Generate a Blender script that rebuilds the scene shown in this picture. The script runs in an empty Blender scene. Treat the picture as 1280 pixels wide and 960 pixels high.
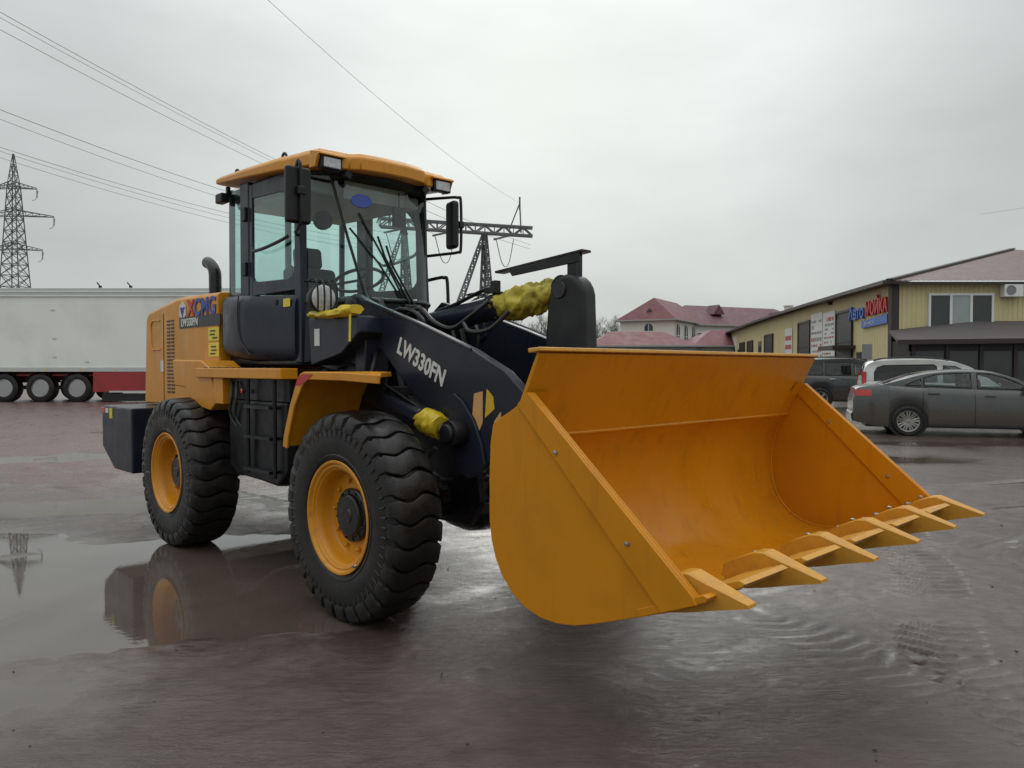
import bpy, bmesh, math, random
import numpy as np
from math import sin, cos, pi, radians, sqrt, atan2
from mathutils import Vector, Matrix, noise as mnoise

random.seed(7)
S = bpy.context.scene
COL = S.collection

# ------------------------------------------------------------------ camera
cam_d = bpy.data.cameras.new("camera")
cam = bpy.data.objects.new("camera", cam_d)
COL.objects.link(cam)
cam.location = (0, 0, 1.49)
cam.rotation_euler = (radians(90 - 1.256), 0, 0)
cam_d.sensor_width = 36.0
cam_d.lens = 36.0 * 961.0 / 1280.0
cam_d.clip_start = 0.05
cam_d.clip_end = 6000
S.camera = cam

# ------------------------------------------------------------------ world (overcast)
SUN_EL, SUN_AZ = radians(24), radians(2)      # azimuth measured from +Y towards +X
sun_vec = Vector((sin(SUN_AZ) * cos(SUN_EL), cos(SUN_AZ) * cos(SUN_EL), sin(SUN_EL)))
W = bpy.data.worlds.new("World")
S.world = W
W.use_nodes = True
nt = W.node_tree
for n in list(nt.nodes):
    nt.nodes.remove(n)
def wn(t, **k):
    n = nt.nodes.new(t)
    for a, b in k.items():
        setattr(n, a, b)
    return n
w_out = wn("ShaderNodeOutputWorld")
w_bg = wn("ShaderNodeBackground")
w_bg.inputs["Strength"].default_value = 0.1
sky = wn("ShaderNodeTexSky")
sky.sky_type = 'NISHITA'
sky.sun_disc = False
sky.sun_elevation = SUN_EL
sky.sun_rotation = SUN_AZ
sky.air_density = 1.0
sky.dust_density = 4.0
tc = wn("ShaderNodeTexCoord")
sep = wn("ShaderNodeSeparateXYZ")
nt.links.new(tc.outputs["Generated"], sep.inputs[0])
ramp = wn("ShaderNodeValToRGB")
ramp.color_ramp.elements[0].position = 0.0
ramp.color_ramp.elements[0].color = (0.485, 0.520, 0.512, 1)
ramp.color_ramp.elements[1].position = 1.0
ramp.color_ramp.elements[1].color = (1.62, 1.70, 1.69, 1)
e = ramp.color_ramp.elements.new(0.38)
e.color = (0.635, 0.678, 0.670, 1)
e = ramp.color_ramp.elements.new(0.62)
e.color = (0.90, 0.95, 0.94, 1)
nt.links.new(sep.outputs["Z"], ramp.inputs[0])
# soft cloud layer: flatten direction so the clouds stretch towards the horizon
mp = wn("ShaderNodeMapping")
mp.inputs["Scale"].default_value = (1.0, 1.0, 2.6)
nt.links.new(tc.outputs["Generated"], mp.inputs[0])
cn = wn("ShaderNodeTexNoise")
cn.inputs["Scale"].default_value = 2.2
cn.inputs["Detail"].default_value = 6
cn.inputs["Roughness"].default_value = 0.5
nt.links.new(mp.outputs[0], cn.inputs["Vector"])
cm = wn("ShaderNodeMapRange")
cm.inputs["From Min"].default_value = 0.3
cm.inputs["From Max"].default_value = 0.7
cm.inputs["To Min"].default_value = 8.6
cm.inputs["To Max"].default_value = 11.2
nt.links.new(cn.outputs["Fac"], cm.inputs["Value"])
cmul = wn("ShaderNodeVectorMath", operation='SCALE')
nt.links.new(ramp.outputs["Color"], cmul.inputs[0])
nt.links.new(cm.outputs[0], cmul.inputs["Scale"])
# veil brightened by the sun behind the cloud
dot = wn("ShaderNodeVectorMath", operation='DOT_PRODUCT')
dot.inputs[1].default_value = sun_vec
nt.links.new(tc.outputs["Generated"], dot.inputs[0])
gl = wn("ShaderNodeMapRange", interpolation_type='SMOOTHERSTEP')
gl.inputs["From Min"].default_value = 0.84
gl.inputs["From Max"].default_value = 1.0
gl.inputs["To Min"].default_value = 1.0
gl.inputs["To Max"].default_value = 1.26
nt.links.new(dot.outputs["Value"], gl.inputs["Value"])
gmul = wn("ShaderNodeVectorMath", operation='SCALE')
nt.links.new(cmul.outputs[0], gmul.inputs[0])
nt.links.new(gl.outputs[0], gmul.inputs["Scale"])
mix = wn("ShaderNodeMix", data_type='RGBA')
mix.inputs["Factor"].default_value = 0.985
nt.links.new(sky.outputs["Color"], mix.inputs["A"])
nt.links.new(gmul.outputs[0], mix.inputs["B"])
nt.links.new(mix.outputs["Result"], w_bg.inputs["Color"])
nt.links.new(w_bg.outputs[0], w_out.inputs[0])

# ------------------------------------------------------------------ sun behind the cloud
sd = bpy.data.lights.new("sun", 'SUN')
sd.energy = 0.6
sd.angle = radians(35)
sd.color = (1.0, 0.97, 0.92)
so = bpy.data.objects.new("sun", sd)
COL.objects.link(so)
so.rotation_euler = (-sun_vec).to_track_quat('-Z', 'Y').to_euler()

S.view_settings.view_transform = 'Standard'
S.view_settings.look = 'None'
S.view_settings.exposure = 0.0
S.view_settings.gamma = 1.0
S.view_settings.use_curve_mapping = False

# ------------------------------------------------------------------ materials
MATS = {}
def new_mat(name):
    m = bpy.data.materials.new(name)
    m.use_nodes = True
    MATS[name] = m
    return m, m.node_tree.nodes, m.node_tree.links, m.node_tree.nodes["Principled BSDF"]

def pmat(name, col, rough=0.5, metal=0.0, var=0.12, vscale=6.0, bump=0.0, bscale=60.0,
         rvar=0.15, coat=0.0, spec=0.5, dirt=None, dirt_amt=0.0, dirt_scale=3.0, emis=None, coord="Object"):
    m, N, Lk, b = new_mat(name)
    tcn = N.new("ShaderNodeTexCoord")
    ns = N.new("ShaderNodeTexNoise")
    ns.inputs["Scale"].default_value = vscale
    ns.inputs["Detail"].default_value = 5
    Lk.new(tcn.outputs[coord], ns.inputs["Vector"])
    mr = N.new("ShaderNodeMapRange")
    mr.inputs["To Min"].default_value = 1 - var
    mr.inputs["To Max"].default_value = 1 + var
    Lk.new(ns.outputs["Fac"], mr.inputs["Value"])
    sc = N.new("ShaderNodeVectorMath")
    sc.operation = 'SCALE'
    sc.inputs[0].default_value = col[:3]
    Lk.new(mr.outputs[0], sc.inputs["Scale"])
    out = sc.outputs[0]
    if dirt is not None:
        dn = N.new("ShaderNodeTexNoise")
        dn.inputs["Scale"].default_value = dirt_scale
        dn.inputs["Detail"].default_value = 8
        dn.inputs["Roughness"].default_value = 0.65
        Lk.new(tcn.outputs[coord], dn.inputs["Vector"])
        dr = N.new("ShaderNodeMapRange")
        dr.inputs["From Min"].default_value = 0.45
        dr.inputs["From Max"].default_value = 0.75
        dr.inputs["To Max"].default_value = dirt_amt
        Lk.new(dn.outputs["Fac"], dr.inputs["Value"])
        mx = N.new("ShaderNodeMix")
        mx.data_type = 'RGBA'
        Lk.new(dr.outputs[0], mx.inputs["Factor"])
        Lk.new(out, mx.inputs["A"])
        mx.inputs["B"].default_value = (*dirt[:3], 1)
        out = mx.outputs["Result"]
    Lk.new(out, b.inputs["Base Color"])
    n2 = N.new("ShaderNodeTexNoise")
    n2.inputs["Scale"].default_value = vscale * 2.3
    n2.inputs["Detail"].default_value = 6
    Lk.new(tcn.outputs[coord], n2.inputs["Vector"])
    rr = N.new("ShaderNodeMapRange")
    rr.inputs["From Min"].default_value = 0.3
    rr.inputs["From Max"].default_value = 0.7
    rr.inputs["To Min"].default_value = max(0.02, rough * (1 - rvar))
    rr.inputs["To Max"].default_value = min(1, rough * (1 + rvar))
    Lk.new(n2.outputs["Fac"], rr.inputs["Value"])
    Lk.new(rr.outputs[0], b.inputs["Roughness"])
    b.inputs["Metallic"].default_value = metal
    b.inputs["Specular IOR Level"].default_value = spec
    b.inputs["Coat Weight"].default_value = coat
    b.inputs["Coat Roughness"].default_value = 0.08
    if bump > 0:
        bn = N.new("ShaderNodeTexNoise")
        bn.inputs["Scale"].default_value = bscale
        bn.inputs["Detail"].default_value = 4
        Lk.new(tcn.outputs[coord], bn.inputs["Vector"])
        bp = N.new("ShaderNodeBump")
        bp.inputs["Strength"].default_value = bump
        bp.inputs["Distance"].default_value = 0.01
        Lk.new(bn.outputs["Fac"], bp.inputs["Height"])
        Lk.new(bp.outputs[0], b.inputs["Normal"])
    if emis:
        b.inputs["Emission Color"].default_value = (*emis[:3], 1)
        b.inputs["Emission Strength"].default_value = emis[3]
    return m

def glass_mat(name, tint, gloss=0.03, rough=0.01, gloss_col=(1, 1, 1)):
    """thin pane: tinted see-through plus a Fresnel reflection"""
    m, N, Lk, b = new_mat(name)
    N.remove(b)
    out = [n for n in N if n.type == 'OUTPUT_MATERIAL'][0]
    tr = N.new("ShaderNodeBsdfTransparent")
    tr.inputs[0].default_value = (*tint, 1)
    g = N.new("ShaderNodeBsdfGlossy")
    g.inputs["Roughness"].default_value = rough
    g.inputs["Color"].default_value = (*gloss_col, 1)
    # Schlick reflectance, the same from either side of the pane
    ge = N.new("ShaderNodeNewGeometry")
    dt = N.new("ShaderNodeVectorMath"); dt.operation = 'DOT_PRODUCT'
    Lk.new(ge.outputs["Normal"], dt.inputs[0]); Lk.new(ge.outputs["Incoming"], dt.inputs[1])
    def mth(op, x, y):
        n = N.new("ShaderNodeMath"); n.operation = op
        for i, v in enumerate((x, y)):
            if v is None: continue
            if isinstance(v, (int, float)): n.inputs[i].default_value = v
            else: Lk.new(v, n.inputs[i])
        return n.outputs[0]
    f5 = mth('POWER', mth('SUBTRACT', 1.0, mth('ABSOLUTE', dt.outputs["Value"], None)), 5.0)
    fr = mth('MULTIPLY_ADD', f5, 0.95)
    fr.node.inputs[2].default_value = 0.035
    ns = N.new("ShaderNodeTexNoise")
    ns.inputs["Scale"].default_value = 4
    ad = N.new("ShaderNodeMath")
    ad.operation = 'MULTIPLY_ADD'
    ad.inputs[1].default_value = gloss
    Lk.new(ns.outputs["Fac"], ad.inputs[0])
    Lk.new(fr, ad.inputs[2])
    mx = N.new("ShaderNodeMixShader")
    Lk.new(ad.outputs[0], mx.inputs[0])
    Lk.new(tr.outputs[0], mx.inputs[1])
    Lk.new(g.outputs[0], mx.inputs[2])
    Lk.new(mx.outputs[0], out.inputs[0])
    return m

YEL = (0.62, 0.250, 0.009)
pmat("yellow_paint", YEL, 0.36, var=0.06, vscale=2.5, rvar=0.3, spec=0.45, bump=0.03, bscale=18,
     dirt=(0.30, 0.12, 0.02), dirt_amt=0.25, dirt_scale=2.0)
pmat("bucket_paint", (0.58, 0.222, 0.006), 0.33, var=0.07, vscale=1.7, rvar=0.5, spec=0.26, bump=0.05, bscale=14,
     dirt=(0.30, 0.12, 0.012), dirt_amt=0.35, dirt_scale=2.6)
def wet_marks(name, streak=(0.20, 0.085, 0.012)):
    """rain beads and thin run-down grime streaks on painted steel"""
    m = MATS[name]; N, Lk = m.node_tree.nodes, m.node_tree.links
    b = N["Principled BSDF"]
    t = N.new("ShaderNodeTexCoord")
    v = N.new("ShaderNodeTexVoronoi"); v.inputs["Scale"].default_value = 95; Lk.new(t.outputs["Object"], v.inputs["Vector"])
    d = N.new("ShaderNodeMapRange"); d.inputs["From Min"].default_value = 0.12; d.inputs["From Max"].default_value = 0.28
    d.inputs["To Min"].default_value = 1.0; d.inputs["To Max"].default_value = 0.0; Lk.new(v.outputs["Distance"], d.inputs["Value"])
    pn = N.new("ShaderNodeTexNoise"); pn.inputs["Scale"].default_value = 3.5; pn.inputs["Detail"].default_value = 4; Lk.new(t.outputs["Object"], pn.inputs["Vector"])
    pk = N.new("ShaderNodeMapRange"); pk.inputs["From Min"].default_value = 0.5; pk.inputs["From Max"].default_value = 0.62; Lk.new(pn.outputs["Fac"], pk.inputs["Value"])
    mu = N.new("ShaderNodeMath"); mu.operation = 'MULTIPLY'; Lk.new(d.outputs[0], mu.inputs[0]); Lk.new(pk.outputs[0], mu.inputs[1])
    bp = N.new("ShaderNodeBump"); bp.inputs["Strength"].default_value = 0.3; bp.inputs["Distance"].default_value = 0.004; Lk.new(mu.outputs[0], bp.inputs["Height"])
    old = b.inputs["Normal"].links
    if old: Lk.new(old[0].from_socket, bp.inputs["Normal"])
    Lk.new(bp.outputs[0], b.inputs["Normal"])
    mp_ = N.new("ShaderNodeMapping"); mp_.inputs["Scale"].default_value = (16, 16, 1.2); Lk.new(t.outputs["Object"], mp_.inputs[0])
    sn = N.new("ShaderNodeTexNoise"); sn.inputs["Scale"].default_value = 1.0; sn.inputs["Detail"].default_value = 6; Lk.new(mp_.outputs[0], sn.inputs["Vector"])
    sr = N.new("ShaderNodeMapRange"); sr.inputs["From Min"].default_value = 0.56; sr.inputs["From Max"].default_value = 0.74; sr.inputs["To Max"].default_value = 0.30; Lk.new(sn.outputs["Fac"], sr.inputs["Value"])
    mx = N.new("ShaderNodeMix"); mx.data_type = 'RGBA'
    Lk.new(b.inputs["Base Color"].links[0].from_socket, mx.inputs["A"]); Lk.new(sr.outputs[0], mx.inputs["Factor"]); mx.inputs["B"].default_value = (*streak, 1)
    Lk.new(mx.outputs["Result"], b.inputs["Base Color"])
wet_marks("bucket_paint")
wet_marks("yellow_paint")
pmat("tooth_paint", (0.62, 0.29, 0.025), 0.42, var=0.15, vscale=9, rvar=0.3, bump=0.1, bscale=40,
     dirt=(0.12, 0.07, 0.03), dirt_amt=0.5, dirt_scale=9)
pmat("navy_paint", (0.0135, 0.017, 0.030), 0.33, var=0.15, vscale=3, rvar=0.3, spec=0.36, bump=0.03, bscale=20,
     dirt=(0.035, 0.034, 0.033), dirt_amt=0.3, dirt_scale=2.5)
pmat("black_paint", (0.007, 0.0075, 0.010), 0.40, var=0.2, vscale=5, spec=0.36, rvar=0.3, bump=0.05, bscale=30,
     dirt=(0.05, 0.045, 0.04), dirt_amt=0.3, dirt_scale=4)
pmat("black_plastic", (0.009, 0.009, 0.010), 0.45, spec=0.36, var=0.15, vscale=8, bump=0.06, bscale=160)
pmat("grease_black", (0.006, 0.006, 0.006), 0.24, var=0.3, vscale=9, rvar=0.5, bump=0.25, bscale=24)
pmat("rubber", (0.0095, 0.0088, 0.0088), 0.40, var=0.4, vscale=7, rvar=0.4, spec=0.36, bump=0.18, bscale=70,
     dirt=(0.040, 0.028, 0.024), dirt_amt=0.75, dirt_scale=4)
pmat("hose_rubber", (0.012, 0.012, 0.012), 0.4, var=0.2)
pmat("chrome", (0.6, 0.6, 0.6), 0.18, metal=1.0, var=0.05)
pmat("bare_steel", (0.42, 0.42, 0.43), 0.35, metal=1.0, var=0.15, vscale=20)
pmat("yellow_cloth", (0.45, 0.37, 0.035), 0.55, var=0.2, vscale=14, bump=0.9, bscale=26, spec=0.4,
     dirt=(0.09, 0.07, 0.02), dirt_amt=0.6, dirt_scale=9)
pmat("yellow_tape", (0.62, 0.45, 0.02), 0.4, var=0.15, vscale=14, bump=0.15, bscale=60)
pmat("decal_white", (0.62, 0.62, 0.60), 0.45, var=0.04)
pmat("decal_blue", (0.02, 0.05, 0.30), 0.4, var=0.05)
pmat("decal_red", (0.42, 0.025, 0.02), 0.4, var=0.05)
pmat("decal_yellow", (0.70, 0.56, 0.02), 0.4, var=0.05)
pmat("decal_gold", (0.62, 0.40, 0.03), 0.38, var=0.06)
pmat("decal_peach", (0.62, 0.34, 0.13), 0.38, var=0.06)
pmat("decal_black", (0.012, 0.012, 0.013), 0.4, var=0.05)
pmat("red_paint", (0.30, 0.02, 0.018), 0.4, var=0.1)
pmat("seat_fabric", (0.028, 0.031, 0.042), 0.8, var=0.2, vscale=20, bump=0.2, bscale=120)
pmat("headliner", (0.34, 0.36, 0.33), 0.8, var=0.1)
pmat("lamp_lens", (0.50, 0.51, 0.52), 0.10, var=0.5, vscale=38, coat=0.6)
pmat("red_lens", (0.42, 0.015, 0.012), 0.15, var=0.1, coat=0.5)
glass_mat("cab_glass", (0.81, 0.925, 0.905))
glass_mat("windscreen_glass", (0.84, 0.93, 0.915))
glass_mat("car_glass", (0.58, 0.65, 0.65), gloss=0.05)
glass_mat("dark_car_glass", (0.07, 0.08, 0.085), gloss=0.05)
# vehicles, buildings
pmat("sedan_paint", (0.050, 0.053, 0.055), 0.28, metal=0.1, var=0.1, vscale=3, coat=0.45,
     dirt=(0.085, 0.075, 0.058), dirt_amt=0.55, dirt_scale=1.6)
pmat("white_car_paint", (0.55, 0.56, 0.54), 0.3, var=0.06, coat=0.4, dirt=(0.25, 0.22, 0.18), dirt_amt=0.4, dirt_scale=1.8)
pmat("suv_paint", (0.032, 0.034, 0.037), 0.3, metal=0.2, var=0.1, coat=0.4, dirt=(0.07, 0.062, 0.05), dirt_amt=0.5, dirt_scale=1.8)
def splash(name, col, z0, z1):
    """mud thrown up from the wheels: dense at the sill, ragged upper edge"""
    m = MATS[name]; N, Lk = m.node_tree.nodes, m.node_tree.links
    b = N["Principled BSDF"]
    src = b.inputs["Base Color"].links[0].from_socket
    t = N.new("ShaderNodeTexCoord"); sp = N.new("ShaderNodeSeparateXYZ"); Lk.new(t.outputs["Object"], sp.inputs[0])
    n = N.new("ShaderNodeTexNoise"); n.inputs["Scale"].default_value = 2.2; n.inputs["Detail"].default_value = 7; Lk.new(t.outputs["Object"], n.inputs["Vector"])
    a = N.new("ShaderNodeMath"); a.operation = 'MULTIPLY_ADD'; a.inputs[1].default_value = 0.5; Lk.new(n.outputs["Fac"], a.inputs[0]); Lk.new(sp.outputs["Z"], a.inputs[2])
    r = N.new("ShaderNodeMapRange"); r.inputs["From Min"].default_value = z0 + .25; r.inputs["From Max"].default_value = z1 + .25
    r.inputs["To Min"].default_value = 0.85; r.inputs["To Max"].default_value = 0.0; Lk.new(a.outputs[0], r.inputs["Value"])
    mx = N.new("ShaderNodeMix"); mx.data_type = 'RGBA'; Lk.new(r.outputs[0], mx.inputs["Factor"]); Lk.new(src, mx.inputs["A"]); mx.inputs["B"].default_value = (*col, 1)
    Lk.new(mx.outputs["Result"], b.inputs["Base Color"])
splash("sedan_paint", (0.085, 0.070, 0.052), 0.45, 0.72)
splash("white_car_paint", (0.20, 0.17, 0.13), 0.40, 0.70)
splash("suv_paint", (0.075, 0.063, 0.048), 0.45, 0.75)
pmat("dark_trim", (0.010, 0.010, 0.011), 0.45, var=0.1)
pmat("alloy", (0.33, 0.31, 0.29), 0.42, metal=0.5, var=0.2, vscale=20, dirt=(0.08, 0.065, 0.05), dirt_amt=0.6, dirt_scale=10)
pmat("trailer_white", (0.80, 0.82, 0.78), 0.42, var=0.05, vscale=0.8, dirt=(0.60, 0.62, 0.55), dirt_amt=0.6, dirt_scale=0.7)
pmat("trailer_rail", (0.52, 0.545, 0.53), 0.4, metal=0.3, var=0.08)
pmat("trailer_red", (0.34, 0.032, 0.034), 0.45, var=0.12, dirt=(0.08, 0.03, 0.03), dirt_amt=0.5, dirt_scale=2)
pmat("olive_cladding", (0.63, 0.54, 0.30), 0.5, var=0.06, vscale=1.0, dirt=(0.46, 0.39, 0.22), dirt_amt=0.5, dirt_scale=0.8)
pmat("brown_roof", (0.165, 0.110, 0.110), 0.5, var=0.1, vscale=1.2, dirt=(0.14, 0.09, 0.09), dirt_amt=0.5, dirt_scale=0.6)
pmat("brown_trim", (0.032, 0.021, 0.020), 0.5, var=0.12)
pmat("awning_felt", (0.095, 0.082, 0.082), 0.7, var=0.15, vscale=1.5, bump=0.1)
pmat("porch_dark", (0.020, 0.016, 0.017), 0.5, var=0.15)
pmat("white_pvc", (0.70, 0.70, 0.68), 0.35, var=0.05)
pmat("pane_dark", (0.030, 0.034, 0.034), 0.05, var=0.3, vscale=2, spec=0.6)
pmat("pane_pale", (0.30, 0.34, 0.34), 0.06, var=0.2, vscale=2, spec=0.6)
pmat("sign_blue", (0.02, 0.12, 0.45), 0.4, var=0.05)
pmat("sign_red", (0.55, 0.02, 0.02), 0.4, var=0.05)
pmat("sign_white", (0.60, 0.60, 0.58), 0.5, var=0.08, vscale=4)
pmat("print_red", (0.40, 0.06, 0.05), 0.5, var=0.1)
pmat("print_grey", (0.20, 0.20, 0.21), 0.5, var=0.1)
pmat("red_tile_roof", (0.155, 0.042, 0.047), 0.6, var=0.1, vscale=0.6, dirt=(0.12, 0.04, 0.045), dirt_amt=0.5, dirt_scale=0.4)
pmat("plum_roof", (0.125, 0.048, 0.062), 0.6, var=0.1, vscale=0.6)
pmat("beige_render", (0.50, 0.46, 0.40), 0.8, var=0.06, vscale=1.0)
pmat("cream_render", (0.70, 0.67, 0.60), 0.8, var=0.06, vscale=1.0)
pmat("grey_block", (0.36, 0.36, 0.345), 0.8, var=0.1, vscale=1.5)
pmat("galvanised", (0.13, 0.135, 0.14), 0.5, metal=0.3, var=0.15)
pmat("cable", (0.05, 0.05, 0.052), 0.5, var=0.1)
pmat("bark", (0.105, 0.092, 0.080), 0.9, var=0.25, vscale=12)
pmat("twig", (0.17, 0.155, 0.14), 0.9, var=0.2, vscale=12)
pmat("insulator", (0.12, 0.13, 0.13), 0.25, var=0.1)

# ------------------------------------------------------------------ mesh helpers
class MB:
    def __init__(s):
        s.v, s.f = [], []
    def add(s, v, f):
        o = len(s.v)
        s.v += [tuple(p) for p in v]
        s.f += [tuple(i + o for i in q) for q in f]
        return s
    def box(s, c, d, rz=0, ry=0, rx=0):
        hx, hy, hz = d[0] / 2, d[1] / 2, d[2] / 2
        M = Matrix.Rotation(rz, 3, 'Z') @ Matrix.Rotation(ry, 3, 'Y') @ Matrix.Rotation(rx, 3, 'X')
        C = Vector(c)
        v = [C + M @ Vector((x * hx, y * hy, z * hz)) for x in (-1, 1) for y in (-1, 1) for z in (-1, 1)]
        return s.add(v, [(0, 1, 3, 2), (4, 6, 7, 5), (0, 4, 5, 1), (2, 3, 7, 6), (0, 2, 6, 4), (1, 5, 7, 3)])
    def span(s, a, b):
        return s.box([(p + q) / 2 for p, q in zip(a, b)], [abs(q - p) for p, q in zip(a, b)])
    def prism(s, poly, c0, c1, axis='y'):
        n = len(poly)
        def mk(p, c):
            if axis == 'y': return (p[0], c, p[1])
            if axis == 'x': return (c, p[0], p[1])
            return (p[0], p[1], c)
        v = [mk(p, c0) for p in poly] + [mk(p, c1) for p in poly]
        f = [tuple(range(n)), tuple(range(2 * n - 1, n - 1, -1))]
        f += [(i, (i + 1) % n, n + (i + 1) % n, n + i) for i in range(n)]
        return s.add(v, f)
    def loft(s, rings, closed=True, cap=True):
        n = len(rings[0])
        v = [p for r in rings for p in r]
        f = []
        for i in range(len(rings) - 1):
            for j in range(n if closed else n - 1):
                k = (j + 1) % n
                f.append((i * n + j, i * n + k, (i + 1) * n + k, (i + 1) * n + j))
        if cap and closed:
            f.append(tuple(range(n - 1, -1, -1)))
            f.append(tuple(range((len(rings) - 1) * n, len(rings) * n)))
        return s.add(v, f)
    def tube(s, path, r, n=8, cap=True):
        P = [Vector(p) for p in path]
        R = r if isinstance(r, (list, tuple)) else [r] * len(P)
        rings, up = [], None
        for i, p in enumerate(P):
            d = (P[min(i + 1, len(P) - 1)] - P[max(i - 1, 0)])
            if d.length < 1e-9: d = Vector((0, 0, 1))
            d.normalize()
            if up is None:
                up = Vector((0, 0, 1)) if abs(d.z) < 0.9 else Vector((1, 0, 0))
            a = (up - d * up.dot(d))
            if a.length < 1e-6: a = Vector((0, 1, 0)) - d * d.y
            a.normalize()
            up = a
            b = d.cross(a)
            rings.append([p + (a * cos(2 * pi * k / n) + b * sin(2 * pi * k / n)) * R[i] for k in range(n)])
        return s.loft(rings, True, cap)
    def bar(s, a, b, w, h=None):
        a, b = Vector(a), Vector(b)
        h = h or w
        d = b - a
        L = d.length
        if L < 1e-6: return s
        q = d.to_track_quat('X', 'Z')
        v = [(a + b) / 2 + q @ Vector((x * L / 2, y * w / 2, z * h / 2)) for x in (-1, 1) for y in (-1, 1) for z in (-1, 1)]
        return s.add(v, [(0, 1, 3, 2), (4, 6, 7, 5), (0, 4, 5, 1), (2, 3, 7, 6), (0, 2, 6, 4), (1, 5, 7, 3)])
    def lathe(s, prof, o, axis='y', n=48, close=False):
        """prof: (radius, offset along axis)"""
        o = Vector(o)
        rings = []
        for r, a in prof:
            ring = []
            for k in range(n):
                t = 2 * pi * k / n
                c, d = r * cos(t), r * sin(t)
                ring.append(o + (Vector((c, a, d)) if axis == 'y' else Vector((a, c, d)) if axis == 'x' else Vector((c, d, a))))
            rings.append(ring)
        if close: rings.append(rings[0])
        return s.loft(rings, True, not close)
    def grid(s, fn, us, vs):
        n = len(vs)
        v = [fn(a, b) for a in us for b in vs]
        f = [(i * n + j, i * n + j + 1, (i + 1) * n + j + 1, (i + 1) * n + j) for i in range(len(us) - 1) for j in range(n - 1)]
        return s.add(v, f)
    def mesh(s, name, smooth=True, ang=38, recalc=True):
        me = bpy.data.meshes.new(name)
        me.from_pydata(s.v, [], s.f)
        if recalc:
            bm = bmesh.new()
            bm.from_mesh(me)
            bmesh.ops.recalc_face_normals(bm, faces=bm.faces)
            bm.to_mesh(me)
            bm.free()
        if smooth:
            me.shade_smooth()
            me.set_sharp_from_angle(angle=radians(ang))
        return me

def link(name, me, mat, parent=None, loc=None, rot=None):
    o = bpy.data.objects.new(name, me)
    COL.objects.link(o)
    if mat is not None and not me.materials:
        me.materials.append(MATS[mat])
    if parent is not None: o.parent = parent
    if loc is not None: o.location = loc
    if rot is not None: o.rotation_euler = rot
    return o

def obj(name, mb, mat, parent=None, bevel=0, seg=2, smooth=True, ang=38, recalc=True, loc=None, rot=None):
    o = link(name, mb.mesh(name, smooth, ang, recalc), mat, parent, loc, rot)
    if bevel:
        b = o.modifiers.new("bevel", 'BEVEL')
        b.width = bevel
        b.segments = seg
        b.limit_method = 'ANGLE'
        b.angle_limit = radians(35)
        b.harden_normals = True
    return o

def thing(name, label, cat, loc=(0, 0, 0), rz=0, group=None):
    o = bpy.data.objects.new(name, None)
    COL.objects.link(o)
    o.location = loc
    o.rotation_euler = (0, 0, rz)
    o.empty_display_size = 0.2
    return tag(o, label, cat, group)

def tag(o, label, cat, group=None):
    o["label"] = label
    o["category"] = cat
    if group: o["group"] = group
    return o

def struct(o):
    o["kind"] = "structure"
    return o

def copy_tree(o, parent=None):
    c = o.copy()
    COL.objects.link(c)
    if parent is not None: c.parent = parent
    for ch in list(o.children):
        copy_tree(ch, c)
    return c

def text_mesh(body, size, extrude=0.002, shear=0.0, xs=1.0, align='LEFT', bold=0.0):
    cu = bpy.data.curves.new("txt", 'FONT')
    cu.body = body
    cu.size = size
    cu.extrude = extrude
    cu.shear = shear
    cu.align_x = align
    cu.offset = bold
    cu.resolution_u = 3
    t = bpy.data.objects.new("txt", cu)
    COL.objects.link(t)
    bpy.context.view_layer.update()
    me = bpy.data.meshes.new_from_object(t.evaluated_get(bpy.context.evaluated_depsgraph_get()))
    bpy.data.objects.remove(t)
    bpy.data.curves.remove(cu)
    if xs != 1.0:
        for v in me.vertices: v.co.x *= xs
    return me

def place_text(name, body, size, mat, parent, o, right, up, xs=1.0, shear=0, align='LEFT', bold=0.0, extrude=0.002):
    me = text_mesh(body, size, extrude, shear, xs, align, bold)
    r = Vector(right).normalized()
    u = Vector(up)
    u = (u - r * u.dot(r)).normalized()
    n = r.cross(u)
    M = Matrix((r, u, n)).transposed().to_4x4()
    M.translation = Vector(o)
    me.transform(M)
    me.materials.clear()
    return link(name, me, mat, parent)

def poly_plate(pts, th, n):
    """flat polygon given in 3D, thickened along n"""
    n = Vector(n).normalized() * th
    m = MB()
    k = len(pts)
    a = [Vector(p) for p in pts]
    b = [p + n for p in a]
    m.add(a + b, [tuple(range(k)), tuple(range(2 * k - 1, k - 1, -1))] + [(i, (i + 1) % k, k + (i + 1) % k, k + i) for i in range(k)])
    return m

def bez(p, n=12):
    """smooth polyline through points (Catmull-Rom)"""
    P = [Vector(q) for q in p]
    P = [P[0] * 2 - P[1]] + P + [P[-1] * 2 - P[-2]]
    out = []
    for i in range(1, len(P) - 2):
        for k in range(n):
            t = k / n
            a, b, c, d = P[i - 1], P[i], P[i + 1], P[i + 2]
            out.append(0.5 * ((2 * b) + (c - a) * t + (2 * a - 5 * b + 4 * c - d) * t * t + (3 * b - a - 3 * c + d) * t ** 3))
    out.append(P[-2])
    return out

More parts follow.
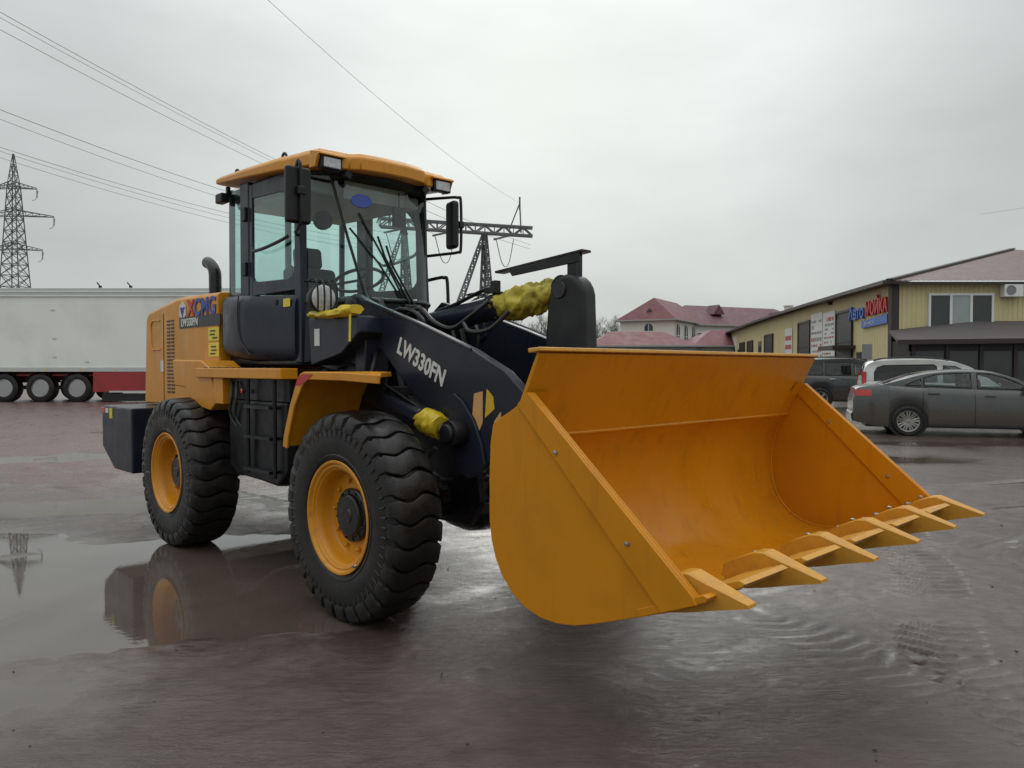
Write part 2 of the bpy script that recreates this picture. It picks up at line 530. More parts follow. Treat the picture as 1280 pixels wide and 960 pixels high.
# ------------------------------------------------------------------ ground: one sheet of wet mud and worn asphalt
_rng = np.random.RandomState(11)
_tab = _rng.rand(256, 256)
def vnoise(x, y):
    xi, yi = np.floor(x).astype(int), np.floor(y).astype(int)
    fx, fy = x - xi, y - yi
    fx, fy = fx * fx * (3 - 2 * fx), fy * fy * (3 - 2 * fy)
    a = _tab[xi % 256, yi % 256]; b = _tab[(xi + 1) % 256, yi % 256]
    c = _tab[xi % 256, (yi + 1) % 256]; d = _tab[(xi + 1) % 256, (yi + 1) % 256]
    return (a * (1 - fx) + b * fx) * (1 - fy) + (c * (1 - fx) + d * fx) * fy
def fbm(x, y, o=4):
    r, a = 0, 0.5
    for i in range(o):
        r = r + a * (vnoise(x * 2 ** i + 17.3 * i, y * 2 ** i + 9.1 * i) - 0.5)
        a *= 0.5
    return r
def sstep(a, b, x):
    t = np.clip((x - a) / (b - a), 0, 1)
    return t * t * (3 - 2 * t)
def blob(x, y, cx, cy, rx, ry, ang=0.0):
    c, s = cos(ang), sin(ang)
    dx, dy = x - cx, y - cy
    u, v = (dx * c + dy * s) / rx, (-dx * s + dy * c) / ry
    return np.exp(-(u * u + v * v))
def path_dist(x, y, pts):
    best = np.full(x.shape, 1e9); along = np.zeros(x.shape); side = np.zeros(x.shape)
    acc = 0
    for (ax, ay), (bx, by) in zip(pts[:-1], pts[1:]):
        L = sqrt((bx - ax) ** 2 + (by - ay) ** 2)
        ux, uy = (bx - ax) / L, (by - ay) / L
        t = np.clip((x - ax) * ux + (y - ay) * uy, 0, L)
        dx, dy = x - (ax + ux * t), y - (ay + uy * t)
        d = np.sqrt(dx * dx + dy * dy)
        m = d < best
        best = np.where(m, d, best); along = np.where(m, acc + t, along)
        side = np.where(m, ux * dy - uy * dx, side)
        acc += L
    return best, along, side
TRACKS = [  # (points, width, depth, lug pitch)
    ([(4.6, 9.8), (3.6, 7.2), (2.95, 5.4), (2.5, 4.5), (2.2, 3.9), (2.2, 2.6)], 0.23, 0.0105, 0.115),
    ([(6.4, 9.0), (5.2, 6.6), (4.4, 5.0), (3.9, 4.1), (3.6, 3.2)], 0.23, 0.0095, 0.115),
    ([(1.55, 4.5), (1.75, 3.9), (2.1, 3.4), (2.8, 2.9)], 0.25, 0.0045, 0.115),
    ([(1.0, 4.6), (0.9, 3.8), (0.6, 3.2), (0.1, 2.6)], 0.22, 0.0012, 0.10),
    ([(14.0, 10.2), (8.0, 9.0), (4.6, 7.9), (2.6, 6.6)], 0.12, 0.018, 0.05),
    ([(14.0, 11.5), (8.0, 10.4), (4.6, 9.2), (2.4, 7.6)], 0.12, 0.018, 0.05),
    ([(14.0, 9.0), (8.0, 7.9), (5.0, 7.0), (3.6, 6.0)], 0.10, 0.014, 0.05),
    ([(12, 6.6), (6, 5.6), (3.8, 4.9), (2.9, 3.6)], 0.11, 0.013, 0.05),
    ([(12, 8.4), (7, 7.2), (4.6, 6.2), (3.4, 4.9)], 0.07, 0.010, 0.05),
    ([(-12, 13.2), (-6, 11.0), (-4.0, 9.6), (-2.4, 8.2)], 0.14, 0.012, 0.06),
    ([(-12, 11.2), (-6, 9.5), (-4.2, 8.3), (-3.4, 7.4)], 0.14, 0.010, 0.06),
    ([(-12, 18), (-5, 17), (2, 16.4)], 0.2, 0.014, 0.06),
    ([(-12, 20), (-5, 19.2), (3, 18)], 0.2, 0.014, 0.06),
]
def puddle_mask(x, y):
    m = 1.02 * blob(x, y, -2.85, 4.95, 1.62, 1.22, 0.2)
    m = m + 0.45 * blob(x, y, -1.35, 4.9, 0.7, 0.8, 0.2) + 0.9 * blob(x, y, -2.2, 6.2, 1.1, 0.7, 0.2)
    m = m + 0.42 * blob(x, y, -2.5, 3.3, 0.9, 0.4, 0.1) + 0.35 * blob(x, y, 0.3, 6.2, 0.7, 0.6)
    m = m + 1.1 * blob(x, y, -7.4, 12.6, 2.8, 0.8, 0.35) + 0.9 * blob(x, y, -4.6, 8.1, 1.5, 0.6, 0.3)
    m = m + 0.9 * blob(x, y, -5.0, 6.4, 1.4, 0.55, 0.2) + 0.8 * blob(x, y, -1.0, 8.2, 1.0, 0.7)
    m = m + 0.8 * blob(x, y, 5.5, 12.5, 2.2, 0.7, -0.2) + 0.7 * blob(x, y, 8.5, 14.8, 2.8, 0.5)
    m = m + 0.55 * blob(x, y, 3.0, 9.6, 1.3, 0.6)
    m = m + 0.9 * blob(x, y, -9.0, 17.5, 3.2, 0.7, 0.1)
    return m
def far_rise(x, y):
    return 0.225 * sstep(16.5, 26.5, y) * (1 - sstep(-6, 2, x))
def ground_h(x, y):
    near = 1 - sstep(16, 26, y)
    pm = puddle_mask(x, y)
    h = 0.016 - 0.044 * sstep(0.18, 1.0, pm)
    h = h + 0.030 * fbm(x * 0.9, y * 0.9, 3) * near
    wet = sstep(0.45, 0.8, pm)
    h = h + (0.016 * fbm(x * 4.1, y * 4.1, 3) + 0.0075 * fbm(x * 13.0 + y * 4, y * 12.0, 2) + 0.0032 * fbm(x * 22.0 - y * 6, y * 31.0, 2)) * (1 - 0.6 * wet) * near
    # streaky churned mud along the driving direction
    u, v = x * 0.86 + y * 0.5, -x * 0.5 + y * 0.86
    h = h + 0.013 * fbm(u * 1.3, v * 8.0, 3) * (1 - 0.7 * wet) * near
    # churned red-brown earth on the far left
    ch = sstep(-3.0, -6.0, x) * sstep(8.0, 10.0, y) * (1 - sstep(20, 24, y))
    h = h + ch * (0.15 * fbm(x * 1.7, y * 2.6, 5) + 0.016)
    for pts, w, dep, pitch in TRACKS:
        d, al, sd_ = path_dist(x, y, pts)
        m = 1 - sstep(w * 0.8, w * 1.08, d)
        lug = np.sin((al + 0.35 * np.abs(sd_) + 0.035 * (vnoise(x * 4, y * 4) - .5)) * 2 * pi / pitch) * (0.6 + 0.6 * vnoise(x * 6 + 3, y * 6))
        brk = sstep(0.15, 0.45, vnoise(x * 1.7 + 31, y * 1.7 + 7))
        if pitch > 0.08:
            h = h + m * brk * (-0.3 * dep + dep * 0.9 * np.clip(lug * 2.2, -1, 1)) * (1 - 0.75 * wet)
        else:
            h = h - m * dep * brk + (1 - sstep(w * 1.0, w * 1.5, d)) * (d > w) * dep * 0.5 * brk
    # the machine's own weight keeps its tyres on the level
    for cx, cy in TYRE_SPOTS:
        k = blob(x, y, cx, cy, 0.42, 0.42)
        h = h * (1 - k) + (-0.006) * k
    return h + far_rise(x, y)
TH = 0.769
FA = Vector((-0.223, 5.246, 0))
HD = Vector((sin(TH), -cos(TH), 0)); LF = Vector((cos(TH), sin(TH), 0))
def l2w(x, y, z=0): return FA + HD * x + LF * y + Vector((0, 0, z))
TYRE_SPOTS = [tuple(l2w(x, y)[:2]) for x in (0, -2.67) for y in (-0.92, 0.92)]

def axis(lo, hi, st, far, grow=1.16):
    a = list(np.arange(lo, hi + st / 2, st))
    s, p = st, a[-1]
    while p < far:
        s *= grow; p += s; a.append(p)
    s, p = st, a[0]
    b = []
    while p > -far:
        s *= grow; p -= s; b.append(p)
    return np.array(b[::-1] + a)
gx = axis(-5.0, 5.4, 0.019, 2500, 1.13)
gy = axis(2.1, 9.6, 0.019, 2500, 1.09)
GX, GY = np.meshgrid(gx, gy, indexing='ij')
GZ = ground_h(GX, GY)
nx, ny = GX.shape
co = np.stack([GX, GY, GZ], -1).reshape(-1, 3).astype(np.float32)
idx = np.arange(nx * ny).reshape(nx, ny)
fc = np.stack([idx[:-1, :-1], idx[1:, :-1], idx[1:, 1:], idx[:-1, 1:]], -1).reshape(-1, 4).astype(np.int32)
gme = bpy.data.meshes.new("ground")
gme.vertices.add(len(co)); gme.vertices.foreach_set("co", co.ravel())
gme.loops.add(fc.size); gme.loops.foreach_set("vertex_index", fc.ravel())
gme.polygons.add(len(fc)); gme.polygons.foreach_set("loop_start", np.arange(0, fc.size, 4, dtype=np.int32))
gme.update(calc_edges=True); gme.validate()
gme.shade_smooth()

def ground_material():
    m, N, Lk, b = new_mat("wet_ground")
    g = N.new("ShaderNodeNewGeometry")
    def noise(scale, det=5, rough=0.55, vec=None):
        n = N.new("ShaderNodeTexNoise")
        n.inputs["Scale"].default_value = scale
        n.inputs["Detail"].default_value = det
        n.inputs["Roughness"].default_value = rough
        Lk.new(vec if vec is not None else g.outputs["Position"], n.inputs["Vector"])
        return n.outputs["Fac"]
    def mrange(x, a, b_, c, d):
        n = N.new("ShaderNodeMapRange")
        for k, v in zip(("From Min", "From Max", "To Min", "To Max"), (a, b_, c, d)): n.inputs[k].default_value = v
        Lk.new(x, n.inputs["Value"])
        return n.outputs[0]
    def mixc(f, A, B):
        n = N.new("ShaderNodeMix"); n.data_type = 'RGBA'
        if isinstance(f, float): n.inputs["Factor"].default_value = f
        else: Lk.new(f, n.inputs["Factor"])
        for k, c in (("A", A), ("B", B)):
            if isinstance(c, tuple): n.inputs[k].default_value = (*c, 1)
            else: Lk.new(c, n.inputs[k])
        return n.outputs["Result"]
    def math(op, a, b_):
        n = N.new("ShaderNodeMath"); n.operation = op
        for i, v in enumerate((a, b_)):
            if isinstance(v, (int, float)): n.inputs[i].default_value = v
            else: Lk.new(v, n.inputs[i])
        return n.outputs[0]
    big = noise(0.55, 4)
    mid = noise(3.2, 7, 0.6)
    fine = noise(38, 4)
    grit = noise(150, 3)
    c = mixc(mrange(big, 0.38, 0.62, 0, 1), (0.074, 0.051, 0.046), (0.104, 0.072, 0.064))
    c = mixc(mrange(mid, 0.42, 0.68, 0, 0.75), c, (0.046, 0.031, 0.028))
    c = mixc(mrange(grit, 0.55, 0.75, 0, 0.35), c, (0.13, 0.115, 0.105))
    # reddish earth towards the back left
    sp = N.new("ShaderNodeSeparateXYZ"); Lk.new(g.outputs["Position"], sp.inputs[0])
    red = math('MULTIPLY', mrange(sp.outputs["X"], -2.5, -5.5, 0, 1), mrange(sp.outputs["Y"], 8.0, 11.0, 0, 1))
    red = math('MULTIPLY', red, mrange(mid, 0.35, 0.6, 0.35, 1))
    c = mixc(red, c, (0.125, 0.062, 0.054))
    Lk.new(c, b.inputs["Base Color"])
    r = mrange(mid, 0.35, 0.7, 0.09, 0.24)
    r = math('ADD', r, mrange(fine, 0.4, 0.7, -0.01, 0.05))
    r = math('ADD', r, math('MULTIPLY', red, 0.22))
    # a water film thins out with height above the puddle level
    film = N.new("ShaderNodeMapRange"); film.interpolation_type = 'SMOOTHSTEP'
    film.inputs["From Min"].default_value = 0.0; film.inputs["From Max"].default_value = 0.020
    film.inputs["To Min"].default_value = 1.0; film.inputs["To Max"].default_value = 0.0
    zz = math('ADD', sp.outputs["Z"], mrange(fine, 0.3, 0.7, -0.003, 0.003))
    Lk.new(zz, film.inputs["Value"])
    film = film.outputs[0]
    r = math('MULTIPLY', r, math('SUBTRACT', 1.0, math('MULTIPLY', film, 0.80)))
    Lk.new(r, b.inputs["Roughness"])
    b.inputs["IOR"].default_value = 1.60
    b.inputs["Specular IOR Level"].default_value = 0.5
    # fine relief: grit + streaks pulled by tyres
    mpn = N.new("ShaderNodeMapping"); mpn.vector_type = 'POINT'
    mpn.inputs["Rotation"].default_value = (0, 0, radians(-30))
    mpn.inputs["Scale"].default_value = (3, 26, 10)
    Lk.new(g.outputs["Position"], mpn.inputs[0])
    st = noise(1.0, 4, 0.6, mpn.outputs[0])
    h = math('ADD', math('MULTIPLY', fine, 0.75), math('MULTIPLY', grit, 0.85))
    h = math('ADD', h, math('MULTIPLY', st, 0.85))
    h = math('ADD', h, math('MULTIPLY', mid, 0.8))
    bp = N.new("ShaderNodeBump")
    Lk.new(math('SUBTRACT', 0.62, math('MULTIPLY', film, 0.45)), bp.inputs["Strength"])
    bp.inputs["Distance"].default_value = 0.012
    Lk.new(h, bp.inputs["Height"])
    Lk.new(bp.outputs[0], b.inputs["Normal"])
ground_material()
gme.materials.append(MATS["wet_ground"])
gob = bpy.data.objects.new("ground", gme); COL.objects.link(gob)
struct(gob); gob["label"] = "dark wet mud and worn asphalt yard with tyre tracks"

def water_material():
    m, N, Lk, b = new_mat("muddy_water")
    g = N.new("ShaderNodeNewGeometry")
    n = N.new("ShaderNodeTexNoise"); n.inputs["Scale"].default_value = 1.3; n.inputs["Detail"].default_value = 6
    Lk.new(g.outputs["Position"], n.inputs["Vector"])
    cr = N.new("ShaderNodeValToRGB")
    cr.color_ramp.elements[0].position = 0.35; cr.color_ramp.elements[0].color = (0.085, 0.064, 0.053, 1)
    cr.color_ramp.elements[1].position = 0.7; cr.color_ramp.elements[1].color = (0.112, 0.085, 0.071, 1)
    Lk.new(n.outputs["Fac"], cr.inputs[0]); Lk.new(cr.outputs[0], b.inputs["Base Color"])
    b.inputs["Roughness"].default_value = 0.025
    b.inputs["IOR"].default_value = 1.58
    # wind-ruffled patches between still ones
    pn = N.new("ShaderNodeTexNoise"); pn.inputs["Scale"].default_value = 0.6; pn.inputs["Detail"].default_value = 3
    Lk.new(g.outputs["Position"], pn.inputs["Vector"])
    pr = N.new("ShaderNodeMapRange"); pr.inputs["From Min"].default_value = 0.46; pr.inputs["From Max"].default_value = 0.62
    pr.inputs["To Min"].default_value = 0.003; pr.inputs["To Max"].default_value = 0.035
    Lk.new(pn.outputs["Fac"], pr.inputs["Value"])
    rn = N.new("ShaderNodeTexNoise"); rn.inputs["Scale"].default_value = 26; rn.inputs["Detail"].default_value = 3
    Lk.new(g.outputs["Position"], rn.inputs["Vector"])
    bp = N.new("ShaderNodeBump"); bp.inputs["Distance"].default_value = 0.01
    Lk.new(pr.outputs[0], bp.inputs["Strength"]); Lk.new(rn.outputs["Fac"], bp.inputs["Height"])
    Lk.new(bp.outputs[0], b.inputs["Normal"])
water_material()
wm = MB()
wm.add([(-16, 1.0, 0), (14, 1.0, 0), (14, 17.4, 0), (-16, 17.4, 0)], [(0, 1, 2, 3)])
wo = struct(obj("puddle_water", wm, "muddy_water", recalc=False))
wo["label"] = "brown rain water lying in the hollows of the yard"
# loose stones lying on the wet ground
pb = MB()
for i in range(240):
    x, y = random.uniform(-5, 5), random.uniform(2.4, 13)
    z = float(ground_h(np.array([x]), np.array([y]))[0])
    if z < 0.0: continue
    r = random.uniform(0.003, 0.009) * (1 if random.random() < 0.94 else 1.5)
    pts = []
    for k in range(8):
        d = Vector(((k & 1) - .5, ((k >> 1) & 1) - .5, (k >> 2) - .5)).normalized()
        pts.append(Vector((x, y, z + r * 0.3)) + Vector((d.x * random.uniform(.7, 1.2), d.y * random.uniform(.7, 1.2), d.z * .75)) * r)
    pb.add(pts, [(0, 1, 3, 2), (4, 6, 7, 5), (0, 4, 5, 1), (2, 3, 7, 6), (0, 2, 6, 4), (1, 5, 7, 3)])
pmat("pebble", (0.075, 0.068, 0.062), 0.35, var=0.5, vscale=30)
po = obj("gravel", pb, "pebble")
po["kind"] = "stuff"; po["label"] = "small loose stones scattered over the wet yard"; po["category"] = "gravel"

# ------------------------------------------------------------------ wheel loader (local: x forward, y left, z up, origin under the front axle)
LD = thing("wheel_loader", "yellow and navy wheel loader with its wide front bucket raised off the wet ground", "wheel loader",
           FA, TH - pi / 2)

# ---- wheels
def tyre_mesh():
    m = MB()
    half = [(0.335, -0.180), (0.352, -0.200), (0.40, -0.216), (0.46, -0.223), (0.52, -0.222), (0.57, -0.214), (0.606, -0.198), (0.626, -0.165), (0.632, -0.08)]
    prof = half + [(0.633, 0)] + [(r, -y) for r, y in half[::-1]]
    m.lathe(prof, (0, 0, 0), 'y', 96, close=True)
    # raised ring and lettering band of the side wall
    for s in (-1, 1):
        m.lathe([(0.372, s * 0.208), (0.378, s * 0.216), (0.392, s * 0.220), (0.398, s * 0.214)], (0, 0, 0), 'y', 96, close=True)
    top = [(0.560, -0.2215), (0.600, -0.2185), (0.634, -0.206), (0.652, -0.185), (0.6605, -0.15), (0.664, -0.11), (0.666, -0.07), (0.667, -0.03)]
    top = top + [(0.667, 0.0)] + [(r, -y) for r, y in top[::-1]]
    N = 29
    pitch = 2 * pi / N
    rnd = random.Random(3)
    for k in range(N):
        rings = []
        jit = rnd.uniform(-.02, .02)
        for r, y in top:
            off = 0.021 * sin(2 * pi * y / 0.30 + 0.5) / 0.66 + jit * pitch
            a = k * pitch + off
            wt, wb = 0.425 * pitch, 0.465 * pitch
            if abs(y) > 0.19: wt, wb = 0.33 * pitch, 0.37 * pitch
            rb = max(0.50, r - 0.045)
            if abs(y) > 0.2: rb = r - 0.022
            yb = y * 0.985 if abs(y) < 0.2 else y * 0.95
            ring = []
            for rr, da, yy in ((rb, -wb, yb), (r - 0.004, -wt, y), (r, -wt * 0.86, y), (r, wt * 0.86, y), (r - 0.004, wt, y), (rb, wb, yb)):
                ring.append((rr * cos(a + da), yy, rr * sin(a + da)))
            rings.append(ring)
        m.loft(rings)
    # shallow lateral ribs on the upper side wall
    for s in (-1, 1):
        for k in range(N * 2):
            a = (k + .5) * pitch / 2
            ring = []
            for r, y in ((0.500, 0.2205), (0.552, 0.2235)):
                ring.append([(r * cos(a - .012), s * y, r * sin(a - .012)), (r * cos(a), s * (y + .005), r * sin(a)), (r * cos(a + .012), s * y, r * sin(a + .012))])
            m.loft(ring, closed=False, cap=False)
    return m.mesh("tyre", True, 32)
def rim_mesh():
    m = MB()
    m.lathe([(0.333, -0.176), (0.343, -0.196), (0.350, -0.212), (0.346, -0.219), (0.334, -0.217), (0.326, -0.205), (0.322, -0.196),
             (0.312, -0.198), (0.304, -0.192), (0.300, -0.180), (0.292, -0.176), (0.284, -0.160), (0.276, -0.120), (0.272, -0.062),
             (0.262, -0.046), (0.245, -0.042), (0.16, -0.050), (0.05, -0.052), (0.05, 0.02), (0.24, 0.02), (0.275, 0.05), (0.28, 0.16), (0.30, 0.19), (0.333, 0.19)],
            (0, 0, 0), 'y', 72, close=True)
    return m.mesh("rim", True, 30)
def hub_mesh():
    m = MB()
    m.lathe([(0.165, -0.040), (0.165, -0.085), (0.158, -0.094), (0.135, -0.097), (0.128, -0.122), (0.118, -0.130), (0.05, -0.134), (0.046, -0.142), (0.0, -0.142)], (0, 0, 0), 'y', 40)
    for k in range(12):
        a = 2 * pi * k / 12
        m.lathe([(0.010, 0), (0.010, -0.012), (0, -0.012)], (0.147 * cos(a), -0.094, 0.147 * sin(a)), 'y', 6)
    return m.mesh("hub", True, 35)
def nut_mesh():
    return MB().lathe([(0.014, 0), (0.014, -0.018), (0.009, -0.022), (0.0, -0.022)], (0, 0, 0), 'y', 6).mesh("wheel_nut", True, 35)
TY, RM, HB, NU = tyre_mesh(), rim_mesh(), hub_mesh(), nut_mesh()
TY.transform(Matrix.Diagonal((0.932, 0.76, 0.932, 1)))
RM.transform(Matrix.Diagonal((0.955, 0.76, 0.955, 1)))
HB.transform(Matrix.Diagonal((0.97, 0.68, 0.97, 1)))
for x in (0, -2.67):
    for y in (-0.955, 0.955):
        # a rim mesh is the wheel itself; tyre and hub hang on it
        w = link("wheel", RM, "yellow_paint", LD, (x, y if x == 0 else y * 0.974, 0.612), (0, random.uniform(0, 6), 0 if y < 0 else pi))
        if x < 0: w.scale = (1.0, 1.16, 1.0)
        w["label"] = "deep dished yellow wheel with black lugged tyre"
        t = link("tyre", TY, "rubber", w)
        link("hub", HB, "grease_black", w)
        for k in range(10):
            an = 2 * pi * (k + .3) / 10
            link("wheel_nut", NU, "yellow_paint", w, (0.205 * cos(an), -0.036, 0.205 * sin(an)))
        vs = MB().tube([(0.33, -0.195, 0.02), (0.33, -0.172, 0.025), (0.325, -0.18, 0.03)], 0.006, 6)
        obj("valve_stem", vs, "chrome", w)

# ---- axles and frames
for x, nm in ((0, "front_axle"), (-2.67, "rear_axle")):
    m = MB()
    m.lathe([(0.10, -0.72), (0.135, -0.70), (0.135, -0.60), (0.115, -0.56), (0.13, -0.34), (0.20, -0.24), (0.255, -0.12), (0.268, 0.0), (0.255, 0.12),
             (0.20, 0.24), (0.13, 0.34), (0.115, 0.56), (0.135, 0.60), (0.135, 0.70), (0.10, 0.72)], (x, 0, 0.645), 'y', 40)
    m.lathe([(0.25, 0.0), (0.25, 0.10), (0.21, 0.20), (0.12, 0.24), (0.10, 0.34), (0.0, 0.34)] if x == 0 else [(0.25, 0), (0.2, .2), (0.1, .25), (0, .25)], (x, 0, 0.645), 'x', 32)
    obj(nm, m, "grease_black", LD)
m = MB()
m.prism([(-4.2, 1.25), (-4.2, 0.72), (-3.3, 0.62), (-1.45, 0.62), (-1.38, 0.72), (-1.38, 1.30), (-1.9, 1.35)], -0.42, 0.42)
m.prism([(-3.0, 1.32), (-3.0, 0.95), (-2.35, 0.95), (-2.35, 1.32)], -0.70, 0.70)
obj("rear_frame", m, "black_paint", LD, bevel=0.01)
m = MB()
for s in (-1, 1):   # twin tower plates carrying the arms
    m.prism([(-1.18, 0.55), (-1.22, 1.10), (-0.98, 1.52), (-0.92, 1.92), (-0.80, 2.00), (-0.68, 1.97), (-0.58, 1.80), (-0.42, 1.35), (0.10, 1.02), (0.36, 0.92), (0.42, 0.66), (0.30, 0.50), (-0.9, 0.48)],
            s * 0.36, s * 0.31)
m.span((-1.1, -0.32, 0.55), (0.3, 0.32, 0.62))
m.span((-1.15, -0.32, 0.62), (-1.05, 0.32, 1.35))
m.prism([(-0.55, 1.35), (-0.15, 1.15), (0.0, 0.8), (-0.6, 0.8)], -0.31, 0.31)
m.prism([(-0.60, 1.90), (-0.52, 1.92), (-0.30, 1.40), (-0.60, 1.30)], -0.16, -0.12)
m.prism([(-0.60, 1.90), (-0.52, 1.92), (-0.30, 1.40), (-0.60, 1.30)], 0.12, 0.16)
m.span((-0.95, -0.31, 1.30), (-0.75, 0.31, 1.62))
obj("front_frame", m, "black_paint", LD, bevel=0.01)
m = MB()   # centre pivot
m.lathe([(0.0, 0.58), (0.11, 0.58), (0.11, 0.80), (0.09, 0.82), (0.09, 1.06), (0.11, 1.08), (0.11, 1.24), (0, 1.24)], (-1.335, 0, 0), 'z', 24)
m.span((-1.42, -0.3, 0.60), (-1.1, 0.3, 0.72)); m.span((-1.42, -0.3, 1.12), (-1.1, 0.3, 1.22))
obj("pivot_joint", m, "black_paint", LD, bevel=0.008)
for s in (-1, 1):
    m = MB().tube([(-1.75, s * 0.40, 0.86), (-1.2, s * 0.36, 0.86)], 0.042, 14)
    c = obj("steering_cylinder", m, "black_paint", LD)
    obj("piston_rod", MB().tube([(-1.2, s * .36, .86), (-0.95, s * .34, .86)], 0.022, 12), "chrome", c)
m = MB().tube([(-2.2, 0, 0.72), (-0.4, 0, 0.70)], 0.055, 14)
obj("drive_shaft", m, "black_paint", LD)

# ---- counterweight
m = MB().prism([(-4.58, 1.105), (-4.58, 0.69), (-4.22, 0.49), (-3.70, 0.49), (-3.70, 1.105)], -1.055, 1.055)
cw = obj("counterweight", m, "navy_paint", LD, bevel=0.018)
obj("tail_light", MB().span((-4.585, -1.055, 1.03), (-4.46, -1.064, 1.085)), "red_lens", cw, bevel=0.004)
obj("reflector", MB().span((-4.45, -1.054, 1.035), (-4.37, -1.061, 1.08)), "decal_white", cw)
obj("warning_plate", MB().span((-4.33, -1.054, 0.985), (-4.25, -1.060, 1.085)), "decal_yellow", cw)
obj("tail_light", MB().span((-4.585, 1.055, 1.03), (-4.46, 1.064, 1.085)), "red_lens", cw, bevel=0.004)
obj("tow_pin", MB().lathe([(0.03, .45), (0.03, 1.16), (0.05, 1.17), (0.0, 1.18)], (-4.60, 0, 0), 'z', 12), "black_paint", cw)

# ---- engine hood
HY = 0.65
m = MB()
sec = [(-4.56, 1.12), (-4.50, 2.01), (-4.44, 2.06), (-3.63, 2.16), (-2.72, 2.15), (-2.66, 1.13)]
rings = []
for fy, dz, dx in ((-1.0, -0.03, 0.02), (-0.96, 0.0, 0.0), (-0.5, 0.022, 0), (0, 0.03, 0), (0.5, 0.022, 0), (0.96, 0.0, 0.0), (1.0, -0.03, 0.02)):
    rings.append([(x + (dx if x < -4 else 0), fy * HY, z + (dz if z > 1.5 else 0)) for x, z in sec])
m.loft(rings)
hood = obj("engine_hood", m, "yellow_paint", LD, bevel=0.014, ang=30)
yf = -HY - 0.003
HM = Matrix(((1.055, 0, 0, -0.045), (0, 1, 0, 0), (0, 0, 1.035, -0.052), (0, 0, 0, 1)))
_before = set(bpy.data.objects)
g = MB()
for r in range(21):
    z = 1.925 - r * 0.0335
    for x0 in (-3.655, -3.555):
        g.box((x0 + 0.036, -HY + 0.001, z), (0.072, 0.012, 0.017))
obj("vent_grille", g, "decal_black", hood, smooth=False)
m = MB()   # raised outline of the rear access flap
m.tube([(-3.84, yf, 1.94), (-4.03, yf, 1.945), (-4.07, yf, 1.90), (-4.06, yf, 1.70), (-4.02, yf, 1.66), (-3.83, yf, 1.66)], 0.008, 6)
obj("flap_seam", m, "yellow_paint", hood)
for zz in (1.345, 1.53):
    obj("panel_seam", MB().box((-3.0 if zz < 1.4 else -2.98, yf + .002, zz), (0.9, 0.006, 0.007)), "decal_black", hood)
obj("panel_seam", MB().box((-3.745, yf + .002, 1.58), (0.006, 0.006, 0.85)), "decal_black", hood)
obj("hood_latch", MB().box((-3.27, yf - .008, 1.40), (0.10, 0.02, 0.105)).box((-3.27, yf - .02, 1.40), (0.03, 0.01, 0.05)), "black_plastic", hood, bevel=0.004)
obj("data_plate", MB().box((-3.78, yf - .001, 1.50), (0.07, 0.004, 0.11)), "decal_white", hood)
# name panel: emblem, letters and dark band
nb = obj("name_panel", MB().span((-3.345, yf - .003, 1.845), (-2.47, yf + .004, 1.945)), "decal_black", hood)
hexa = [(-3.27 + 0.085 * cos(a), 2.005 + 0.085 * sin(a)) for a in [pi / 6 + k * pi / 3 for k in range(6)]]
obj("emblem", MB().prism(hexa, yf, yf - .003), "decal_white", hood)
for k in range(3):
    a = pi / 2 + k * 2 * pi / 3 + pi / 3
    c = Vector((-3.27 + 0.030 * cos(a), 2.005 + 0.030 * sin(a)))
    tri = [(c.x + 0.036 * cos(a + j), c.y + 0.036 * sin(a + j)) for j in (0, 2.2, pi, -2.2)]
    obj("emblem_petal", MB().prism(tri, yf - .002, yf - .006), "decal_blue", hood)
place_text("letter_x", "X", 0.205, "decal_red", hood, (-3.16, yf - .003, 1.952), (1, 0, 0), (0, 0, 1), xs=1.05, bold=0.006)
place_text("maker_letters", "CMG", 0.205, "decal_blue", hood, (-3.01, yf - .003, 1.952), (1, 0, 0), (0, 0, 1), xs=1.0, bold=0.006)
place_text("model_letters", "LW330FN", 0.098, "decal_white", hood, (-3.30, yf - .005, 1.862), (1, 0, 0), (0, 0, 1), xs=0.9, bold=0.002)
for z0, z1 in ((1.715, 1.83), (1.58, 1.70)):
    st = obj("warning_sticker", MB().span((-2.71, yf - .003, z0), (-2.50, yf + .003, z1)), "decal_yellow", hood)
    for j in range(3):
        obj("sticker_print", MB().box((-2.60 + random.uniform(-.03, .03), yf - .0045, z0 + .025 + j * .03), (0.10, 0.002, 0.013)), "decal_black", hood)
for _o in set(bpy.data.objects) - _before:
    _o.data.transform(HM)
# exhaust stack
ex = bez([(-3.30, -0.42, 2.10), (-3.30, -0.42, 2.30), (-3.31, -0.42, 2.40), (-3.38, -0.42, 2.47), (-3.47, -0.42, 2.50)], 6)
m = MB().tube(ex, 0.058, 16, cap=False).tube(ex[::-1], 0.050, 16, cap=False)
m.lathe([(0.075, 2.09), (0.075, 2.16), (0.058, 2.17)], (-3.30, -0.42, 0), 'z', 16)
obj("exhaust_pipe", m, "grease_black", LD)

# ---- rear fender box and running board (both sides)
for s in (-1, 1):
    m = MB()
    m.prism([(-3.02, 1.555), (-2.40, 1.545), (-2.22, 1.478), (-2.12, 1.20), (-2.22, 1.14), (-2.52, 1.17), (-2.75, 1.32), (-2.98, 1.33)], s * 0.645, s * 0.93)
    obj("rear_fender", m, "yellow_paint", LD, bevel=0.012)
    m = MB().span((-2.45, s * 0.82, 1.405), (-0.985, s * 0.955, 1.482))
    rb = obj("running_board", m, "yellow_paint", LD, bevel=0.008)
    m = MB()
    for k in range(11):
        m.box((-2.3 + k * .115, s * .885, 1.484), (0.07, 0.10, 0.008))
    obj("tread_plate", m, "black_paint", rb)
    obj("bracket_box", MB().span((-2.16, s * 0.72, 1.20), (-1.98, s * 0.93, 1.404)), "yellow_paint", rb, bevel=0.006)

